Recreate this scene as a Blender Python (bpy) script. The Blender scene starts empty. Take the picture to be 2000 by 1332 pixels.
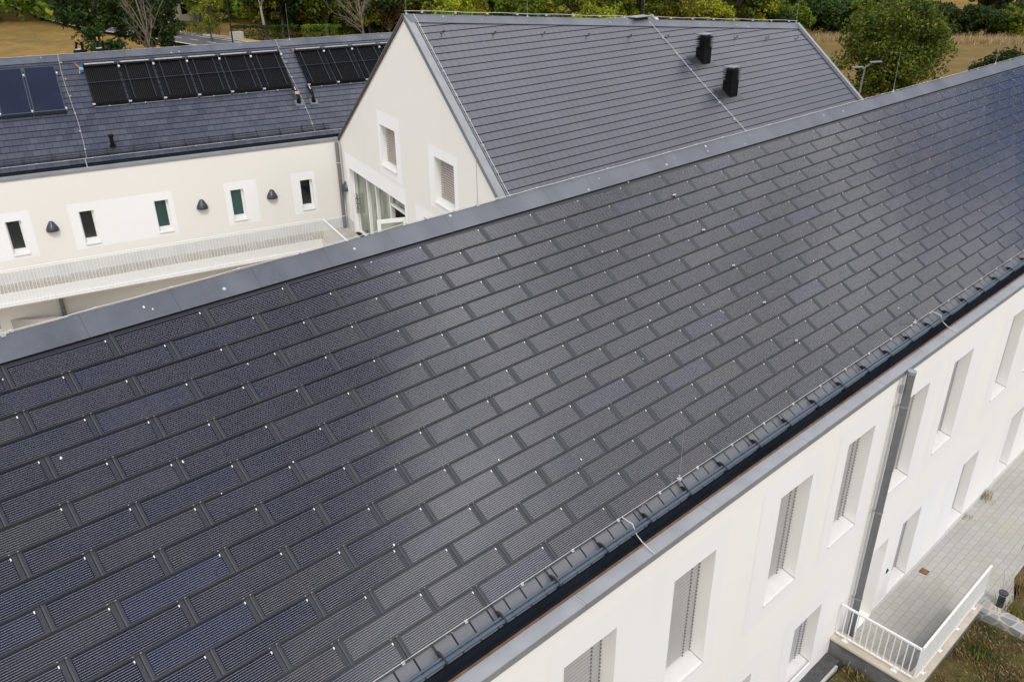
import bpy, bmesh, math, random
import numpy as np
from mathutils import Vector, Matrix
from mathutils.geometry import tessellate_polygon
R = math.radians
scene = bpy.context.scene
COL = scene.collection
H = 16.3                      # camera height above the paved path
DELTA = R(13.342)             # turn of the left wing against the long house

# ------------------------------------------------------------------ camera
cam = bpy.data.cameras.new('camera'); camo = bpy.data.objects.new('camera', cam); COL.objects.link(camo)
cam.sensor_width = 36.0; cam.lens = 1610.757 / 2000 * 36.0; cam.clip_end = 3000; cam.clip_start = 0.1
rt = Vector((0.675994, 0.736866, -0.007804)); up = Vector((-0.324016, 0.306727, 0.894948)); fw = Vector((-0.66185, 0.602451, -0.446102))
m = Matrix.Identity(4)
for i in range(3):
    m[i][0] = rt[i]; m[i][1] = up[i]; m[i][2] = -fw[i]
m[2][3] = H
camo.matrix_world = m
scene.camera = camo
scene.render.resolution_x = 1024; scene.render.resolution_y = 681
scene.view_settings.view_transform = 'Standard'; scene.view_settings.look = 'None'
scene.view_settings.exposure = 0.33; scene.view_settings.gamma = 1.0

# ------------------------------------------------------------------ sky and sun
SUN_EL, SUN_ROT = R(50), R(122)
world = bpy.data.worlds.new('World'); scene.world = world; world.use_nodes = True
nt = world.node_tree; nt.nodes.clear()
def N(t, **k):
    n = nt.nodes.new(t)
    for a, b in k.items(): setattr(n, a, b)
    return n
def MATH(op, a, b=None, c=None, clamp=False):
    n = N('ShaderNodeMath', operation=op); n.use_clamp = clamp
    for i, x in enumerate((a, b, c)):
        if x is None: continue
        if isinstance(x, (int, float)): n.inputs[i].default_value = x
        else: nt.links.new(x, n.inputs[i])
    return n.outputs[0]
sky = N('ShaderNodeTexSky', sky_type='NISHITA'); sky.sun_disc = False; sky.sun_elevation = SUN_EL; sky.sun_rotation = SUN_ROT
sky.air_density = 1.0; sky.dust_density = 0.3; sky.ozone_density = 3.5
bg1 = N('ShaderNodeBackground'); bg1.inputs[1].default_value = 0.058
deep = N('ShaderNodeMix', data_type='RGBA', blend_type='MULTIPLY'); deep.inputs[0].default_value = 1.0; nt.links.new(sky.outputs[0], deep.inputs[6]); deep.inputs[7].default_value = (0.42, 0.72, 1.15, 1)
nt.links.new(deep.outputs[2], bg1.inputs[0])
tc = N('ShaderNodeTexCoord'); sep = N('ShaderNodeSeparateXYZ'); nt.links.new(tc.outputs['Generated'], sep.inputs[0])
dz = MATH('ADD', MATH('MAXIMUM', sep.outputs[2], 0.0), 0.22)
comb = N('ShaderNodeCombineXYZ')
nt.links.new(MATH('DIVIDE', sep.outputs[0], dz), comb.inputs[0]); nt.links.new(MATH('DIVIDE', sep.outputs[1], dz), comb.inputs[1])
comb.inputs[2].default_value = 3.7
no1 = N('ShaderNodeTexNoise'); no1.inputs['Scale'].default_value = 1.15; no1.inputs['Detail'].default_value = 7; no1.inputs['Roughness'].default_value = 0.52
nt.links.new(comb.outputs[0], no1.inputs['Vector'])
no2 = N('ShaderNodeTexNoise'); no2.inputs['Scale'].default_value = 2.3; no2.inputs['Detail'].default_value = 5
nt.links.new(comb.outputs[0], no2.inputs['Vector'])
# sky zones shaped for the roof reflections: low blue opening, dark zenith, bright band
low = MATH('MULTIPLY', MATH('SUBTRACT', sep.outputs[1], 0.87), 4.5)
cov = N('ShaderNodeMapRange'); cov.inputs['From Min'].default_value = 0.30; cov.inputs['From Max'].default_value = 0.46
nt.links.new(MATH('SUBTRACT', no1.outputs[0], MATH('MAXIMUM', low, 0.0)), cov.inputs['Value'])
zen = N('ShaderNodeMapRange'); zen.interpolation_type = 'SMOOTHSTEP'; zen.inputs['From Min'].default_value = 0.885; zen.inputs['From Max'].default_value = 0.93
nt.links.new(MATH('ADD', sep.outputs[2], MATH('MULTIPLY', MATH('SUBTRACT', no1.outputs[0], 0.5), -0.35)), zen.inputs['Value'])
covf = MATH('MULTIPLY', cov.outputs[0], MATH('SUBTRACT', 1.0, MATH('MULTIPLY', zen.outputs[0], 0.92)))
shade = N('ShaderNodeMapRange'); shade.inputs['From Min'].default_value = 0.35; shade.inputs['From Max'].default_value = 0.68
shade.inputs['To Min'].default_value = 0.60; shade.inputs['To Max'].default_value = 1.40
nt.links.new(no2.outputs[0], shade.inputs['Value'])
bg2 = N('ShaderNodeBackground'); bg2.inputs[0].default_value = (0.985, 0.985, 1.0, 1)
band = N('ShaderNodeMapRange'); band.interpolation_type = 'SMOOTHSTEP'; band.inputs['From Min'].default_value = 0.14; band.inputs['From Max'].default_value = 0.0; band.inputs['To Max'].default_value = 2.3
nt.links.new(MATH('ABSOLUTE', MATH('SUBTRACT', sep.outputs[2], 0.845)), band.inputs['Value'])
nt.links.new(MATH('ADD', shade.outputs[0], MATH('MULTIPLY', band.outputs[0], MATH('MULTIPLY', no1.outputs[0], 1.6))), bg2.inputs[1])
mx = N('ShaderNodeMixShader'); nt.links.new(covf, mx.inputs[0]); nt.links.new(bg1.outputs[0], mx.inputs[1]); nt.links.new(bg2.outputs[0], mx.inputs[2])
wo = N('ShaderNodeOutputWorld'); nt.links.new(mx.outputs[0], wo.inputs[0])
sun = bpy.data.lights.new('sun', 'SUN'); sun.energy = 1.35; sun.angle = R(14); sun.color = (1.0, 0.955, 0.88)
suno = bpy.data.objects.new('sun', sun); COL.objects.link(suno)
sd = Vector((math.sin(SUN_ROT) * math.cos(SUN_EL), math.cos(SUN_ROT) * math.cos(SUN_EL), math.sin(SUN_EL)))
suno.rotation_euler = sd.to_track_quat('Z', 'Y').to_euler()

# ------------------------------------------------------------------ materials
MATS = {}
class NG:
    """small node helper"""
    def __init__(s, name):
        s.m = bpy.data.materials.new(name); s.m.use_nodes = True; s.t = s.m.node_tree
        s.b = s.t.nodes['Principled BSDF']; MATS[name] = s.m
    def n(s, t, **k):
        q = s.t.nodes.new(t)
        for a, b in k.items(): setattr(q, a, b)
        return q
    def l(s, a, b): s.t.links.new(a, b)
    def math(s, op, a, b=None, clamp=False):
        q = s.n('ShaderNodeMath', operation=op); q.use_clamp = clamp
        for i, x in enumerate((a, b)):
            if x is None: continue
            if isinstance(x, (int, float)): q.inputs[i].default_value = x
            else: s.l(x, q.inputs[i])
        return q.outputs[0]
    def noise(s, scale, detail=4, coord='Object', rough=0.5, stretch=None):
        c = s.n('ShaderNodeTexCoord'); v = c.outputs[coord]
        if stretch:
            mp = s.n('ShaderNodeMapping'); mp.inputs['Scale'].default_value = stretch; s.l(v, mp.inputs[0]); v = mp.outputs[0]
        q = s.n('ShaderNodeTexNoise'); q.inputs['Scale'].default_value = scale; q.inputs['Detail'].default_value = detail; q.inputs['Roughness'].default_value = rough
        s.l(v, q.inputs['Vector']); return q.outputs[0]
    def mix(s, f, a, b):
        q = s.n('ShaderNodeMix', data_type='RGBA')
        for i, x in ((0, f), (6, a), (7, b)):
            if isinstance(x, (int, float)): q.inputs[i].default_value = x
            elif isinstance(x, tuple): q.inputs[i].default_value = (*x, 1)
            else: s.l(x, q.inputs[i])
        return q.outputs[2]
    def rng(s, v, a, b, c=0.0, d=1.0):
        q = s.n('ShaderNodeMapRange'); s.l(v, q.inputs[0])
        for i, x in enumerate((a, b, c, d)): q.inputs[i + 1].default_value = x
        return q.outputs[0]
    def set(s, **k):
        for a, x in k.items():
            i = s.b.inputs[a.replace('_', ' ')]
            if isinstance(x, (int, float)): i.default_value = x
            elif isinstance(x, tuple): i.default_value = (*x, 1)
            else: s.l(x, i)
        return s
    def bump(s, v, strength=0.2, dist=0.01):
        q = s.n('ShaderNodeBump'); q.inputs['Strength'].default_value = strength; q.inputs['Distance'].default_value = dist
        s.l(v, q.inputs['Height']); s.l(q.outputs[0], s.b.inputs['Normal']); return s
def simple(name, col, rough=0.5, metal=0.0, var=0.12, scale=6.0, spec=0.5, bump=0.0):
    g = NG(name); nz = g.noise(scale, 5)
    a = tuple(c * (1 - var) for c in col); b = tuple(min(1, c * (1 + var)) for c in col)
    g.set(Base_Color=g.mix(g.rng(nz, .3, .7), a, b), Roughness=rough, Metallic=metal)
    g.b.inputs['Specular IOR Level'].default_value = spec
    if bump: g.bump(g.noise(scale * 12, 3), bump, 0.004)
    return g.m
def plaster(name, col, col2):
    g = NG(name)
    big = g.noise(0.35, 4); fine = g.noise(140, 2); st = g.noise(0.9, 5, stretch=(1, 1, .12))
    c = g.mix(g.rng(big, .35, .65), col, col2)
    c = g.mix(g.rng(st, .55, .85, 0, .22), c, tuple(x * .86 for x in col))
    g.set(Base_Color=c, Roughness=.9); g.b.inputs['Specular IOR Level'].default_value = .2
    g.bump(fine, .25, .003)
plaster('plaster_cream', (0.83, 0.815, 0.79), (0.845, 0.835, 0.815))
plaster('plaster_warm', (0.755, 0.735, 0.685), (0.77, 0.75, 0.705))
plaster('plaster_white', (0.81, 0.81, 0.80), (0.825, 0.83, 0.835))
plaster('plaster_reveal', (0.84, 0.83, 0.80), (0.86, 0.85, 0.83))
simple('plinth_panel', (.60, .60, .59), .7, var=.06, scale=1.5)
simple('plinth_grey', (.45, .43, .40), .85, var=.1, scale=2)
simple('sill_metal', (.70, .69, .67), .4, .0, var=.04)
simple('white_metal', (.78, .78, .77), .35, .0, var=.03)
simple('white_frame', (.78, .78, .76), .45, var=.03)
simple('zinc', (.30, .315, .345), .36, .55, var=.10, scale=1.3)
simple('zinc_pipe', (.19, .195, .21), .45, .35, var=.08)
simple('zinc_light', (.27, .28, .295), .45, .25, var=.10, scale=2)
simple('gutter_black', (.022, .028, .040), .25, .3, var=.25, scale=1.2)
simple('verge_brown', (.06, .04, .032), .6)
simple('copper_edge', (.16, .085, .045), .55, .3, var=.4, scale=5)
simple('steel_blue', (.075, .105, .14), .38, .4, var=.12)
simple('bar_dark', (.035, .04, .05), .5, .1)
simple('steel_black', (.012, .014, .018), .45, .2)
simple('black_metal', (.004, .004, .005), .5, .0, spec=.18)
simple('louvre_metal', (.020, .020, .023), .5, .1)
simple('wire', (.55, .54, .53), .4, .2)
simple('wire_grey', (.30, .31, .32), .5, .4)
simple('blind', (.47, .47, .47), .5, .1, var=.05)
simple('blind_dark', (.42, .37, .33), .5, .1, var=.08)
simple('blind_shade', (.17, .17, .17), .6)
simple('guide_dot', (.13, .12, .11), .6)
simple('blind_gap', (.07, .05, .04), .8)
simple('rail_guide', (.30, .29, .275), .55, var=.1)
simple('brass', (.55, .27, .10), .35, .6)
simple('brown_door', (.14, .055, .02), .6)
simple('interior', (.025, .027, .026), .8)
simple('droppings', (.75, .74, .70), .9)
simple('lamp_anthracite', (.045, .05, .062), .35, .3)
simple('concrete_dark', (.13, .13, .13), .85, var=.25, scale=3, bump=.3)
simple('coping', (.50, .44, .36), .9, var=.12, scale=4, bump=.3)
simple('rust', (.22, .09, .03), .8, var=.4, scale=20)
simple('bark', (.10, .085, .07), .9, var=.35, scale=9)
simple('bark_pale', (.15, .125, .10), .9, var=.25, scale=6)
simple('bark_birch', (.30, .28, .25), .8, var=.4, scale=7)
simple('house_white', (.68, .62, .50), .9)
simple('house_roof', (.10, .10, .105), .8)
simple('road_line', (.62, .62, .60), .8)
simple('kerb', (.42, .40, .37), .9)
simple('asphalt', (.075, .068, .075), .9, var=.15, scale=.4, bump=.2)
simple('twig', (.28, .16, .07), .9, var=.3)
simple('blue_box', (.12, .30, .50), .5)
simple('orange_label', (.7, .28, .08), .5)
# glass
def glass(name, col, rough=.04, var=None):
    g = NG(name); c = col
    if var:
        nz = g.noise(1.2, 2, stretch=(1, 1, .35)); c = g.mix(g.rng(nz, .4, .6), col, var)
    g.set(Base_Color=c, Roughness=rough); g.b.inputs['Specular IOR Level'].default_value = .8
glass('glass_dark', (.010, .013, .014)); glass('glass_green', (.018, .05, .045), .08, (.03, .085, .075))
glass('glass_door', (.09, .11, .08), .05, (.30, .33, .24))
glass('collector_glass', (.012, .014, .028), .2, (.016, .018, .034))
# solar tile : uv = metres inside one tile (x along the course, y down the slope)
g = NG('solar_tile')
uv = g.n('ShaderNodeUVMap'); uv.uv_map = 'uv'; sx = g.n('ShaderNodeSeparateXYZ'); g.l(uv.outputs[0], sx.inputs[0])
uv2 = g.n('ShaderNodeUVMap'); uv2.uv_map = 'var'; sv = g.n('ShaderNodeSeparateXYZ'); g.l(uv2.outputs[0], sv.inputs[0])
x, y = sx.outputs[0], sx.outputs[1]; v1, v2 = sv.outputs[0], sv.outputs[1]
def inside(a, lo, hi): return g.math('MULTIPLY', g.math('GREATER_THAN', a, lo), g.math('LESS_THAN', a, hi))
P0, PITCH = 0.042, 0.0280
# every line starts a little later towards the bottom on the left and ends later on the right, like the laminated strings
fr = g.math('FRACT', g.math('DIVIDE', g.math('SUBTRACT', y, P0 - PITCH / 2), PITCH))
line = g.math('LESS_THAN', g.math('ABSOLUTE', g.math('SUBTRACT', fr, .5)), .034)
line = g.math('MULTIPLY', line, inside(y, P0 - .012, P0 + 9 * PITCH + .012))
line = g.math('MULTIPLY', line, inside(x, .062, 1.236))
cell = g.math('MULTIPLY', inside(x, .052, 1.246), inside(y, .012, .312))
seam = g.math('LESS_THAN', g.math('ABSOLUTE', g.math('SUBTRACT', g.math('FRACT', g.math('DIVIDE', g.math('SUBTRACT', x, .052), .199)), .5)), .006)
dash = g.math('MULTIPLY', inside(x, 1.226, 1.240), inside(y, .032, .062))
nz = g.noise(2.2, 5); nf = g.noise(60, 3)
cellc = g.mix(v1, (.0055, .0065, .012), (.010, .013, .031))
cellc = g.mix(g.math('POWER', v2, 3.0), cellc, (.032, .026, .022))
cellc = g.mix(g.math('MULTIPLY', seam, .45), cellc, (.004, .005, .008))
gapc = g.mix(g.rng(nf, .3, .7), (.014, .017, .022), (.022, .025, .030))
edge = g.math('GREATER_THAN', y, .318)
c = g.mix(cell, gapc, cellc)
c = g.mix(g.math('MULTIPLY', g.math('LESS_THAN', g.math('ABSOLUTE', g.math('SUBTRACT', x, .012)), .009), .8), c, (.05, .055, .065))
c = g.mix(g.rng(nz, .45, .8, 0, .25), c, (.04, .036, .034))
c = g.mix(g.math('MULTIPLY', edge, g.rng(nz, .42, .66, .05, .7)), c, (.055, .045, .035))
c = g.mix(g.math('MULTIPLY', line, .95), c, (.56, .56, .61))
dots = g.math('MULTIPLY', inside(y, .322, .334), g.math('MAXIMUM', inside(x, .575, .590), inside(x, .665, .680)))
c = g.mix(g.math('MULTIPLY', dots, g.math('GREATER_THAN', v2, .12)), c, (.30, .28, .24))
c = g.mix(dash, c, (.75, .75, .74))
g.set(Base_Color=c)
g.set(Roughness=g.math('ADD', g.math('MULTIPLY', cell, -.30), g.rng(nf, .3, .7, .415, .455)))
g.b.inputs['Specular IOR Level'].default_value = .55
simple('tile_edge', (.010, .010, .011), .8)
# slates : uv = (u, s in the course), var = (row, 0)
def slate(name, lo, hi, rough, width=.30, jd=.38):
    g = NG(name)
    uv = g.n('ShaderNodeUVMap'); uv.uv_map = 'uv'; sx = g.n('ShaderNodeSeparateXYZ'); g.l(uv.outputs[0], sx.inputs[0])
    uv2 = g.n('ShaderNodeUVMap'); uv2.uv_map = 'var'; sv = g.n('ShaderNodeSeparateXYZ'); g.l(uv2.outputs[0], sv.inputs[0])
    row = sv.outputs[0]
    t = g.math('ADD', g.math('DIVIDE', sx.outputs[0], width), g.math('MULTIPLY', row, .5))
    fr = g.math('FRACT', t); joint = g.math('LESS_THAN', g.math('ABSOLUTE', g.math('SUBTRACT', fr, .5)), .042)
    cb = g.n('ShaderNodeCombineXYZ'); g.l(g.math('FLOOR', g.math('ADD', t, .5)), cb.inputs[0]); g.l(row, cb.inputs[1])
    wn = g.n('ShaderNodeTexWhiteNoise', noise_dimensions='2D'); g.l(cb.outputs[0], wn.inputs['Vector'])
    nz = g.noise(.5, 5); nf = g.noise(25, 4, rough=.7); spk = g.noise(9, 2)
    c = g.mix(g.math('ADD', g.math('MULTIPLY', wn.outputs[0], .38), g.rng(nz, .3, .7, 0, .5)), lo, hi)
    c = g.mix(g.rng(nf, .35, .75, 0, .25), c, tuple(x * 1.5 for x in hi))
    c = g.mix(g.rng(spk, .70, .74, 0, .15), c, (.22, .23, .22))
    c = g.mix(g.math('MULTIPLY', joint, jd), c, (.008, .008, .01))
    gap = g.math('LESS_THAN', sx.outputs[1], .018)  # shade of the course step, painted as a dark line along the slate butt
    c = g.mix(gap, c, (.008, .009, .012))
    g.set(Base_Color=c, Roughness=g.math('ADD', g.math('MULTIPLY', wn.outputs[0], .12), rough))
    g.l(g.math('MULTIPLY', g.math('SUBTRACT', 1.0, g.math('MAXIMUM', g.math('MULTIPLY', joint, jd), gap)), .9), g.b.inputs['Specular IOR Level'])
    g.bump(nf, .3, .004)
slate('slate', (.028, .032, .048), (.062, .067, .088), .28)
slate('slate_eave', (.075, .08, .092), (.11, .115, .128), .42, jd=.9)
g = NG('ridge_slate'); nz = g.noise(.9, 6, rough=.6); nf = g.noise(22, 4); sp = g.n('ShaderNodeTexVoronoi'); sp.inputs['Scale'].default_value = 2.6
tcx = g.n('ShaderNodeTexCoord'); g.l(tcx.outputs['Object'], sp.inputs['Vector'])
c = g.mix(g.rng(nz, .3, .7), (.055, .062, .080), (.100, .108, .128))
spot = g.math('MULTIPLY', g.math('LESS_THAN', sp.outputs['Distance'], .075), g.math('GREATER_THAN', g.noise(1.7, 2), .46))
c = g.mix(g.math('MULTIPLY', spot, .8), c, (.6, .6, .58)); c = g.mix(g.rng(nf, .62, .8, 0, .35), c, (.22, .23, .24))
uvr = g.n('ShaderNodeUVMap'); uvr.uv_map = 'uv'; sr = g.n('ShaderNodeSeparateXYZ'); g.l(uvr.outputs[0], sr.inputs[0])
jt = g.math('LESS_THAN', g.math('FRACT', g.math('DIVIDE', sr.outputs[0], 1.23)), .006)
jv = g.noise(.35, 1, stretch=(1, 3, 1)); c = g.mix(g.rng(jv, .45, .6, 0, .25), c, (.16, .175, .20))
c = g.mix(g.math('MULTIPLY', jt, .85), c, (.02, .02, .025))
g.b.inputs['Specular IOR Level'].default_value = .8
g.set(Base_Color=c, Roughness=g.rng(nz, .3, .7, .32, .44)); g.bump(nf, .2, .004)
# paving
def paving(name, a, b, joint, bx, by, ang=0.0):
    g = NG(name); tc = g.n('ShaderNodeTexCoord'); mp = g.n('ShaderNodeMapping'); g.l(tc.outputs['Object'], mp.inputs[0]); mp.inputs['Rotation'].default_value = (0, 0, ang)
    br = g.n('ShaderNodeTexBrick'); g.l(mp.outputs[0], br.inputs[0]); br.inputs['Scale'].default_value = 1.0
    br.inputs['Brick Width'].default_value = bx; br.inputs['Row Height'].default_value = by; br.inputs['Mortar Size'].default_value = .007
    br.inputs['Color1'].default_value = (*a, 1); br.inputs['Color2'].default_value = (*b, 1); br.inputs['Mortar'].default_value = (*joint, 1); br.inputs['Mortar Smooth'].default_value = .3
    nz = g.noise(.7, 5); nf = g.noise(30, 4)
    c = g.mix(g.rng(nz, .45, .75, 0, .5), br.outputs[0], tuple(x * y for x, y in zip(a, (.92, .86, .62))))
    c = g.mix(g.rng(nf, .5, .8, 0, .3), c, tuple(x * .6 for x in a))
    g.set(Base_Color=c, Roughness=.9); g.bump(br.outputs['Fac'], -.4, .006)
paving('paving', (.43, .42, .39), (.385, .375, .35), (.25, .24, .22), .30, .20, R(90))
paving('terrace_paving', (.44, .42, .395), (.37, .35, .33), (.15, .14, .13), .60, .50)
# ground
def earth(name, cols, scale, bumpd=.05):
    g = NG(name); a = g.noise(scale, 6, rough=.6); b = g.noise(scale * 7, 5, rough=.7); d = g.noise(scale * 40, 3)
    c = g.mix(g.rng(a, .35, .65), cols[0], cols[1]); c = g.mix(g.rng(b, .45, .68), c, cols[2]); c = g.mix(g.rng(d, .4, .75, 0, .5), c, cols[3])
    g.set(Base_Color=c, Roughness=1.0); g.b.inputs['Specular IOR Level'].default_value = .1; g.bump(b, .5, bumpd)
earth('dry_meadow', ((.24, .145, .042), (.135, .10, .030), (.29, .18, .055), (.09, .068, .022)), .05, .2)
earth('field_soil', ((.17, .11, .038), (.13, .09, .034), (.20, .135, .05), (.10, .075, .03)), .03, .2)
earth('lawn_ground', ((.11, .08, .035), (.06, .065, .02), (.17, .115, .05), (.045, .04, .015)), .8)
earth('court_gravel', ((.42, .38, .31), (.36, .32, .26), (.48, .43, .36), (.25, .21, .16)), 1.2, .03)
earth('gravel', ((.10, .10, .10), (.06, .06, .06), (.16, .16, .16), (.02, .02, .02)), 6, .02)
earth('tall_grass', ((.42, .30, .14), (.34, .25, .11), (.5, .37, .18), (.25, .18, .08)), .5, .1)
g = NG('stone_wall'); tc = g.n('ShaderNodeTexCoord'); vo = g.n('ShaderNodeTexVoronoi', feature='DISTANCE_TO_EDGE'); vo.inputs['Scale'].default_value = 3.4
vc = g.n('ShaderNodeTexVoronoi'); vc.inputs['Scale'].default_value = 3.4
g.l(tc.outputs['Object'], vo.inputs['Vector']); g.l(tc.outputs['Object'], vc.inputs['Vector'])
sc = g.mix(g.math('MULTIPLY', vc.outputs['Color'], 1.0), (.16, .18, .20), (.30, .31, .32))
g.set(Base_Color=g.mix(g.math('LESS_THAN', vo.outputs['Distance'], .07), sc, (.44, .38, .29)), Roughness=.9); g.bump(vo.outputs['Distance'], .5, .02)
def leafmat(name, dark, mid, light, odd):
    g = NG(name); geo = g.n('ShaderNodeNewGeometry'); oi = g.n('ShaderNodeObjectInfo')
    r = geo.outputs['Random Per Island']; nz = g.noise(.55, 3)
    c = g.mix(r, dark, mid); c = g.mix(g.rng(nz, .38, .62), c, light)
    c = g.mix(g.math('GREATER_THAN', r, .93), c, odd)
    hs = g.n('ShaderNodeHueSaturation'); hs.inputs['Saturation'].default_value = 1.0
    g.l(g.rng(oi.outputs['Random'], 0, 1, .482, .515), hs.inputs['Hue']); g.l(g.rng(oi.outputs['Random'], 0, 1, .7, 1.35), hs.inputs['Value']); g.l(c, hs.inputs['Color'])
    g.set(Base_Color=hs.outputs[0], Roughness=.6); g.b.inputs['Specular IOR Level'].default_value = .25
    tr = g.n('ShaderNodeBsdfTranslucent'); g.l(hs.outputs[0], tr.inputs[0]); ms = g.n('ShaderNodeMixShader'); ms.inputs[0].default_value = .25
    g.l(g.b.outputs[0], ms.inputs[1]); g.l(tr.outputs[0], ms.inputs[2]); g.l(ms.outputs[0], g.t.nodes['Material Output'].inputs[0])
leafmat('leaf_green', (0.035, 0.074, 0.008), (0.074, 0.134, 0.011), (0.149, 0.203, 0.016), (0.250, 0.203, 0.028))
leafmat('leaf_yellow', (0.094, 0.140, 0.008), (0.164, 0.227, 0.011), (0.312, 0.336, 0.019), (0.437, 0.296, 0.023))
leafmat('leaf_dark', (0.011, 0.027, 0.006), (0.024, 0.051, 0.009), (0.042, 0.075, 0.012), (0.075, 0.075, 0.018))
leafmat('leaf_olive', (0.062, 0.094, 0.010), (0.125, 0.152, 0.014), (0.227, 0.234, 0.022), (0.390, 0.234, 0.025))
leafmat('leaf_oak', (.026, .046, .005), (.052, .076, .007), (.100, .120, .011), (.22, .16, .018))
leafmat('leaf_brown', (.07, .045, .018), (.11, .07, .028), (.15, .10, .035), (.08, .09, .02))
g = NG('grass_blade'); geo = g.n('ShaderNodeNewGeometry'); r = geo.outputs['Random Per Island']; nz = g.noise(1.3, 3)
c = g.mix(r, (.13, .09, .03), (.22, .155, .06)); c = g.mix(g.rng(nz, .50, .60), c, (.06, .085, .016)); c = g.mix(g.math('GREATER_THAN', r, .75), c, (.36, .27, .15))
g.set(Base_Color=c, Roughness=.8)
g = NG('grass_straw'); geo = g.n('ShaderNodeNewGeometry'); c = g.mix(geo.outputs['Random Per Island'], (.26, .19, .09), (.46, .34, .17)); g.set(Base_Color=c, Roughness=.9)

# ------------------------------------------------------------------ mesh builder
class MB:
    def __init__(s): s.v = []; s.f = []; s.mi = []; s.uv = []; s.var = []; s.mats = []
    def mat(s, name):
        if name not in s.mats: s.mats.append(name)
        return s.mats.index(name)
    def face(s, pts, mat, uv=None, var=(0., 0.)):
        i = len(s.v); s.v += [tuple(p) for p in pts]; s.f.append(tuple(range(i, i + len(pts)))); s.mi.append(s.mat(mat))
        s.uv.append(uv if uv else [(0., 0.)] * len(pts)); s.var.append(var)
    def box(s, a, b, mat, xf=None):
        (x0, y0, z0), (x1, y1, z1) = a, b
        c = [(x0, y0, z0), (x1, y0, z0), (x1, y1, z0), (x0, y1, z0), (x0, y0, z1), (x1, y0, z1), (x1, y1, z1), (x0, y1, z1)]
        if xf: c = [xf(p) for p in c]
        for q in ((0, 3, 2, 1), (4, 5, 6, 7), (0, 1, 5, 4), (1, 2, 6, 5), (2, 3, 7, 6), (3, 0, 4, 7)): s.face([c[k] for k in q], mat)
    def beam(s, p, q, w, h, mat, upv=(0, 0, 1)):
        p, q = Vector(p), Vector(q); d = (q - p).normalized(); a = d.cross(Vector(upv))
        if a.length < 1e-4: a = d.cross(Vector((1, 0, 0)))
        a.normalize(); b = a.cross(d).normalized()
        c = [o + a * sx * w / 2 + b * sy * h / 2 for o in (p, q) for sx, sy in ((-1, -1), (1, -1), (1, 1), (-1, 1))]
        for k in ((3, 2, 1, 0), (4, 5, 6, 7), (0, 1, 5, 4), (1, 2, 6, 5), (2, 3, 7, 6), (3, 0, 4, 7)): s.face([c[i] for i in k], mat)
    def tube(s, pts, rad, mat, n=8, caps=True):
        pts = [Vector(p) for p in pts]; rads = rad if isinstance(rad, (list, tuple)) else [rad] * len(pts)
        base = len(s.v); mi = s.mat(mat); prev = None
        for i, p in enumerate(pts):
            d = (pts[min(i + 1, len(pts) - 1)] - pts[max(i - 1, 0)]).normalized()
            a = d.cross(prev if prev else Vector((0.31, 0.17, 1)))
            if a.length < 1e-3: a = d.cross(Vector((1, 0, 0)))
            a.normalize(); b = d.cross(a).normalized(); prev = b.cross(d) * -1 if False else prev
            for k in range(n):
                t = 2 * math.pi * k / n; s.v.append(tuple(p + (a * math.cos(t) + b * math.sin(t)) * rads[i]))
        for i in range(len(pts) - 1):
            for k in range(n):
                q = (base + i * n + k, base + i * n + (k + 1) % n, base + (i + 1) * n + (k + 1) % n, base + (i + 1) * n + k)
                s.f.append(q); s.mi.append(mi); s.uv.append([(0., 0.)] * 4); s.var.append((0., 0.))
        if caps:
            for i in (0, len(pts) - 1):
                q = [base + i * n + k for k in range(n)]; s.f.append(tuple(q)); s.mi.append(mi); s.uv.append([(0., 0.)] * n); s.var.append((0., 0.))
    def mesh(s, name, xf=None, origin=(0, 0, 0), smooth=False):
        me = bpy.data.meshes.new(name); o = Vector(origin)
        vs = [tuple((Vector(xf(p)) if xf else Vector(p)) - o) for p in s.v]
        me.from_pydata(vs, [], s.f)
        for mn in s.mats: me.materials.append(MATS[mn])
        me.polygons.foreach_set('material_index', s.mi)
        if smooth: me.polygons.foreach_set('use_smooth', [True] * len(s.f))
        l1 = me.uv_layers.new(name='uv'); l2 = me.uv_layers.new(name='var')
        a = [c for u in s.uv for p in u for c in p]; b = [c for f, vv in zip(s.f, s.var) for _ in f for c in vv]
        l1.data.foreach_set('uv', a); l2.data.foreach_set('uv', b)
        me.update(); return me

def tag(o, label=None, cat=None, group=None, kind=None):
    if label: o['label'] = label
    if cat: o['category'] = cat
    if group: o['group'] = group
    if kind: o['kind'] = kind
    return o
class Thing:
    """an Empty at the thing's base; parts are given in frame coordinates (v, u, z relative to the camera height)"""
    def __init__(s, name, label, cat, origin, frame='M', group=None):
        s.o = bpy.data.objects.new(name, None); COL.objects.link(s.o); s.frame = frame; s.org = origin
        s.o.location = place(origin, frame)
        s.o.rotation_euler = (0, 0, -DELTA if frame == 'L' else 0); tag(s.o, label, cat, group)
    def part(s, name, mb, parent=None, label=None, kind=None, smooth=False):
        me = mb.mesh(name, origin=s.org, smooth=smooth); ob = bpy.data.objects.new(name, me); COL.objects.link(ob)
        ob.parent = parent if parent else s.o; tag(ob, label, None, None, kind); return ob
def L2M(p):
    v, u, z = p; c, si = math.cos(DELTA), math.sin(DELTA); return (v * c + u * si, -v * si + u * c, z)
def M2L(p):
    v, u, z = p; c, si = math.cos(DELTA), math.sin(DELTA); return (v * c - u * si, v * si + u * c, z)
def place(p, frame='M'):
    if frame == 'L': p = L2M(p)
    return Vector((p[0], p[1], p[2] + H))
def single(name, mb, label, cat, origin, frame='M', group=None, kind=None, smooth=False):
    me = mb.mesh(name, origin=origin, smooth=smooth); ob = bpy.data.objects.new(name, me); COL.objects.link(ob)
    ob.location = place(origin, frame); ob.rotation_euler = (0, 0, -DELTA if frame == 'L' else 0)
    return tag(ob, label, cat, group, kind)
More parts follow.
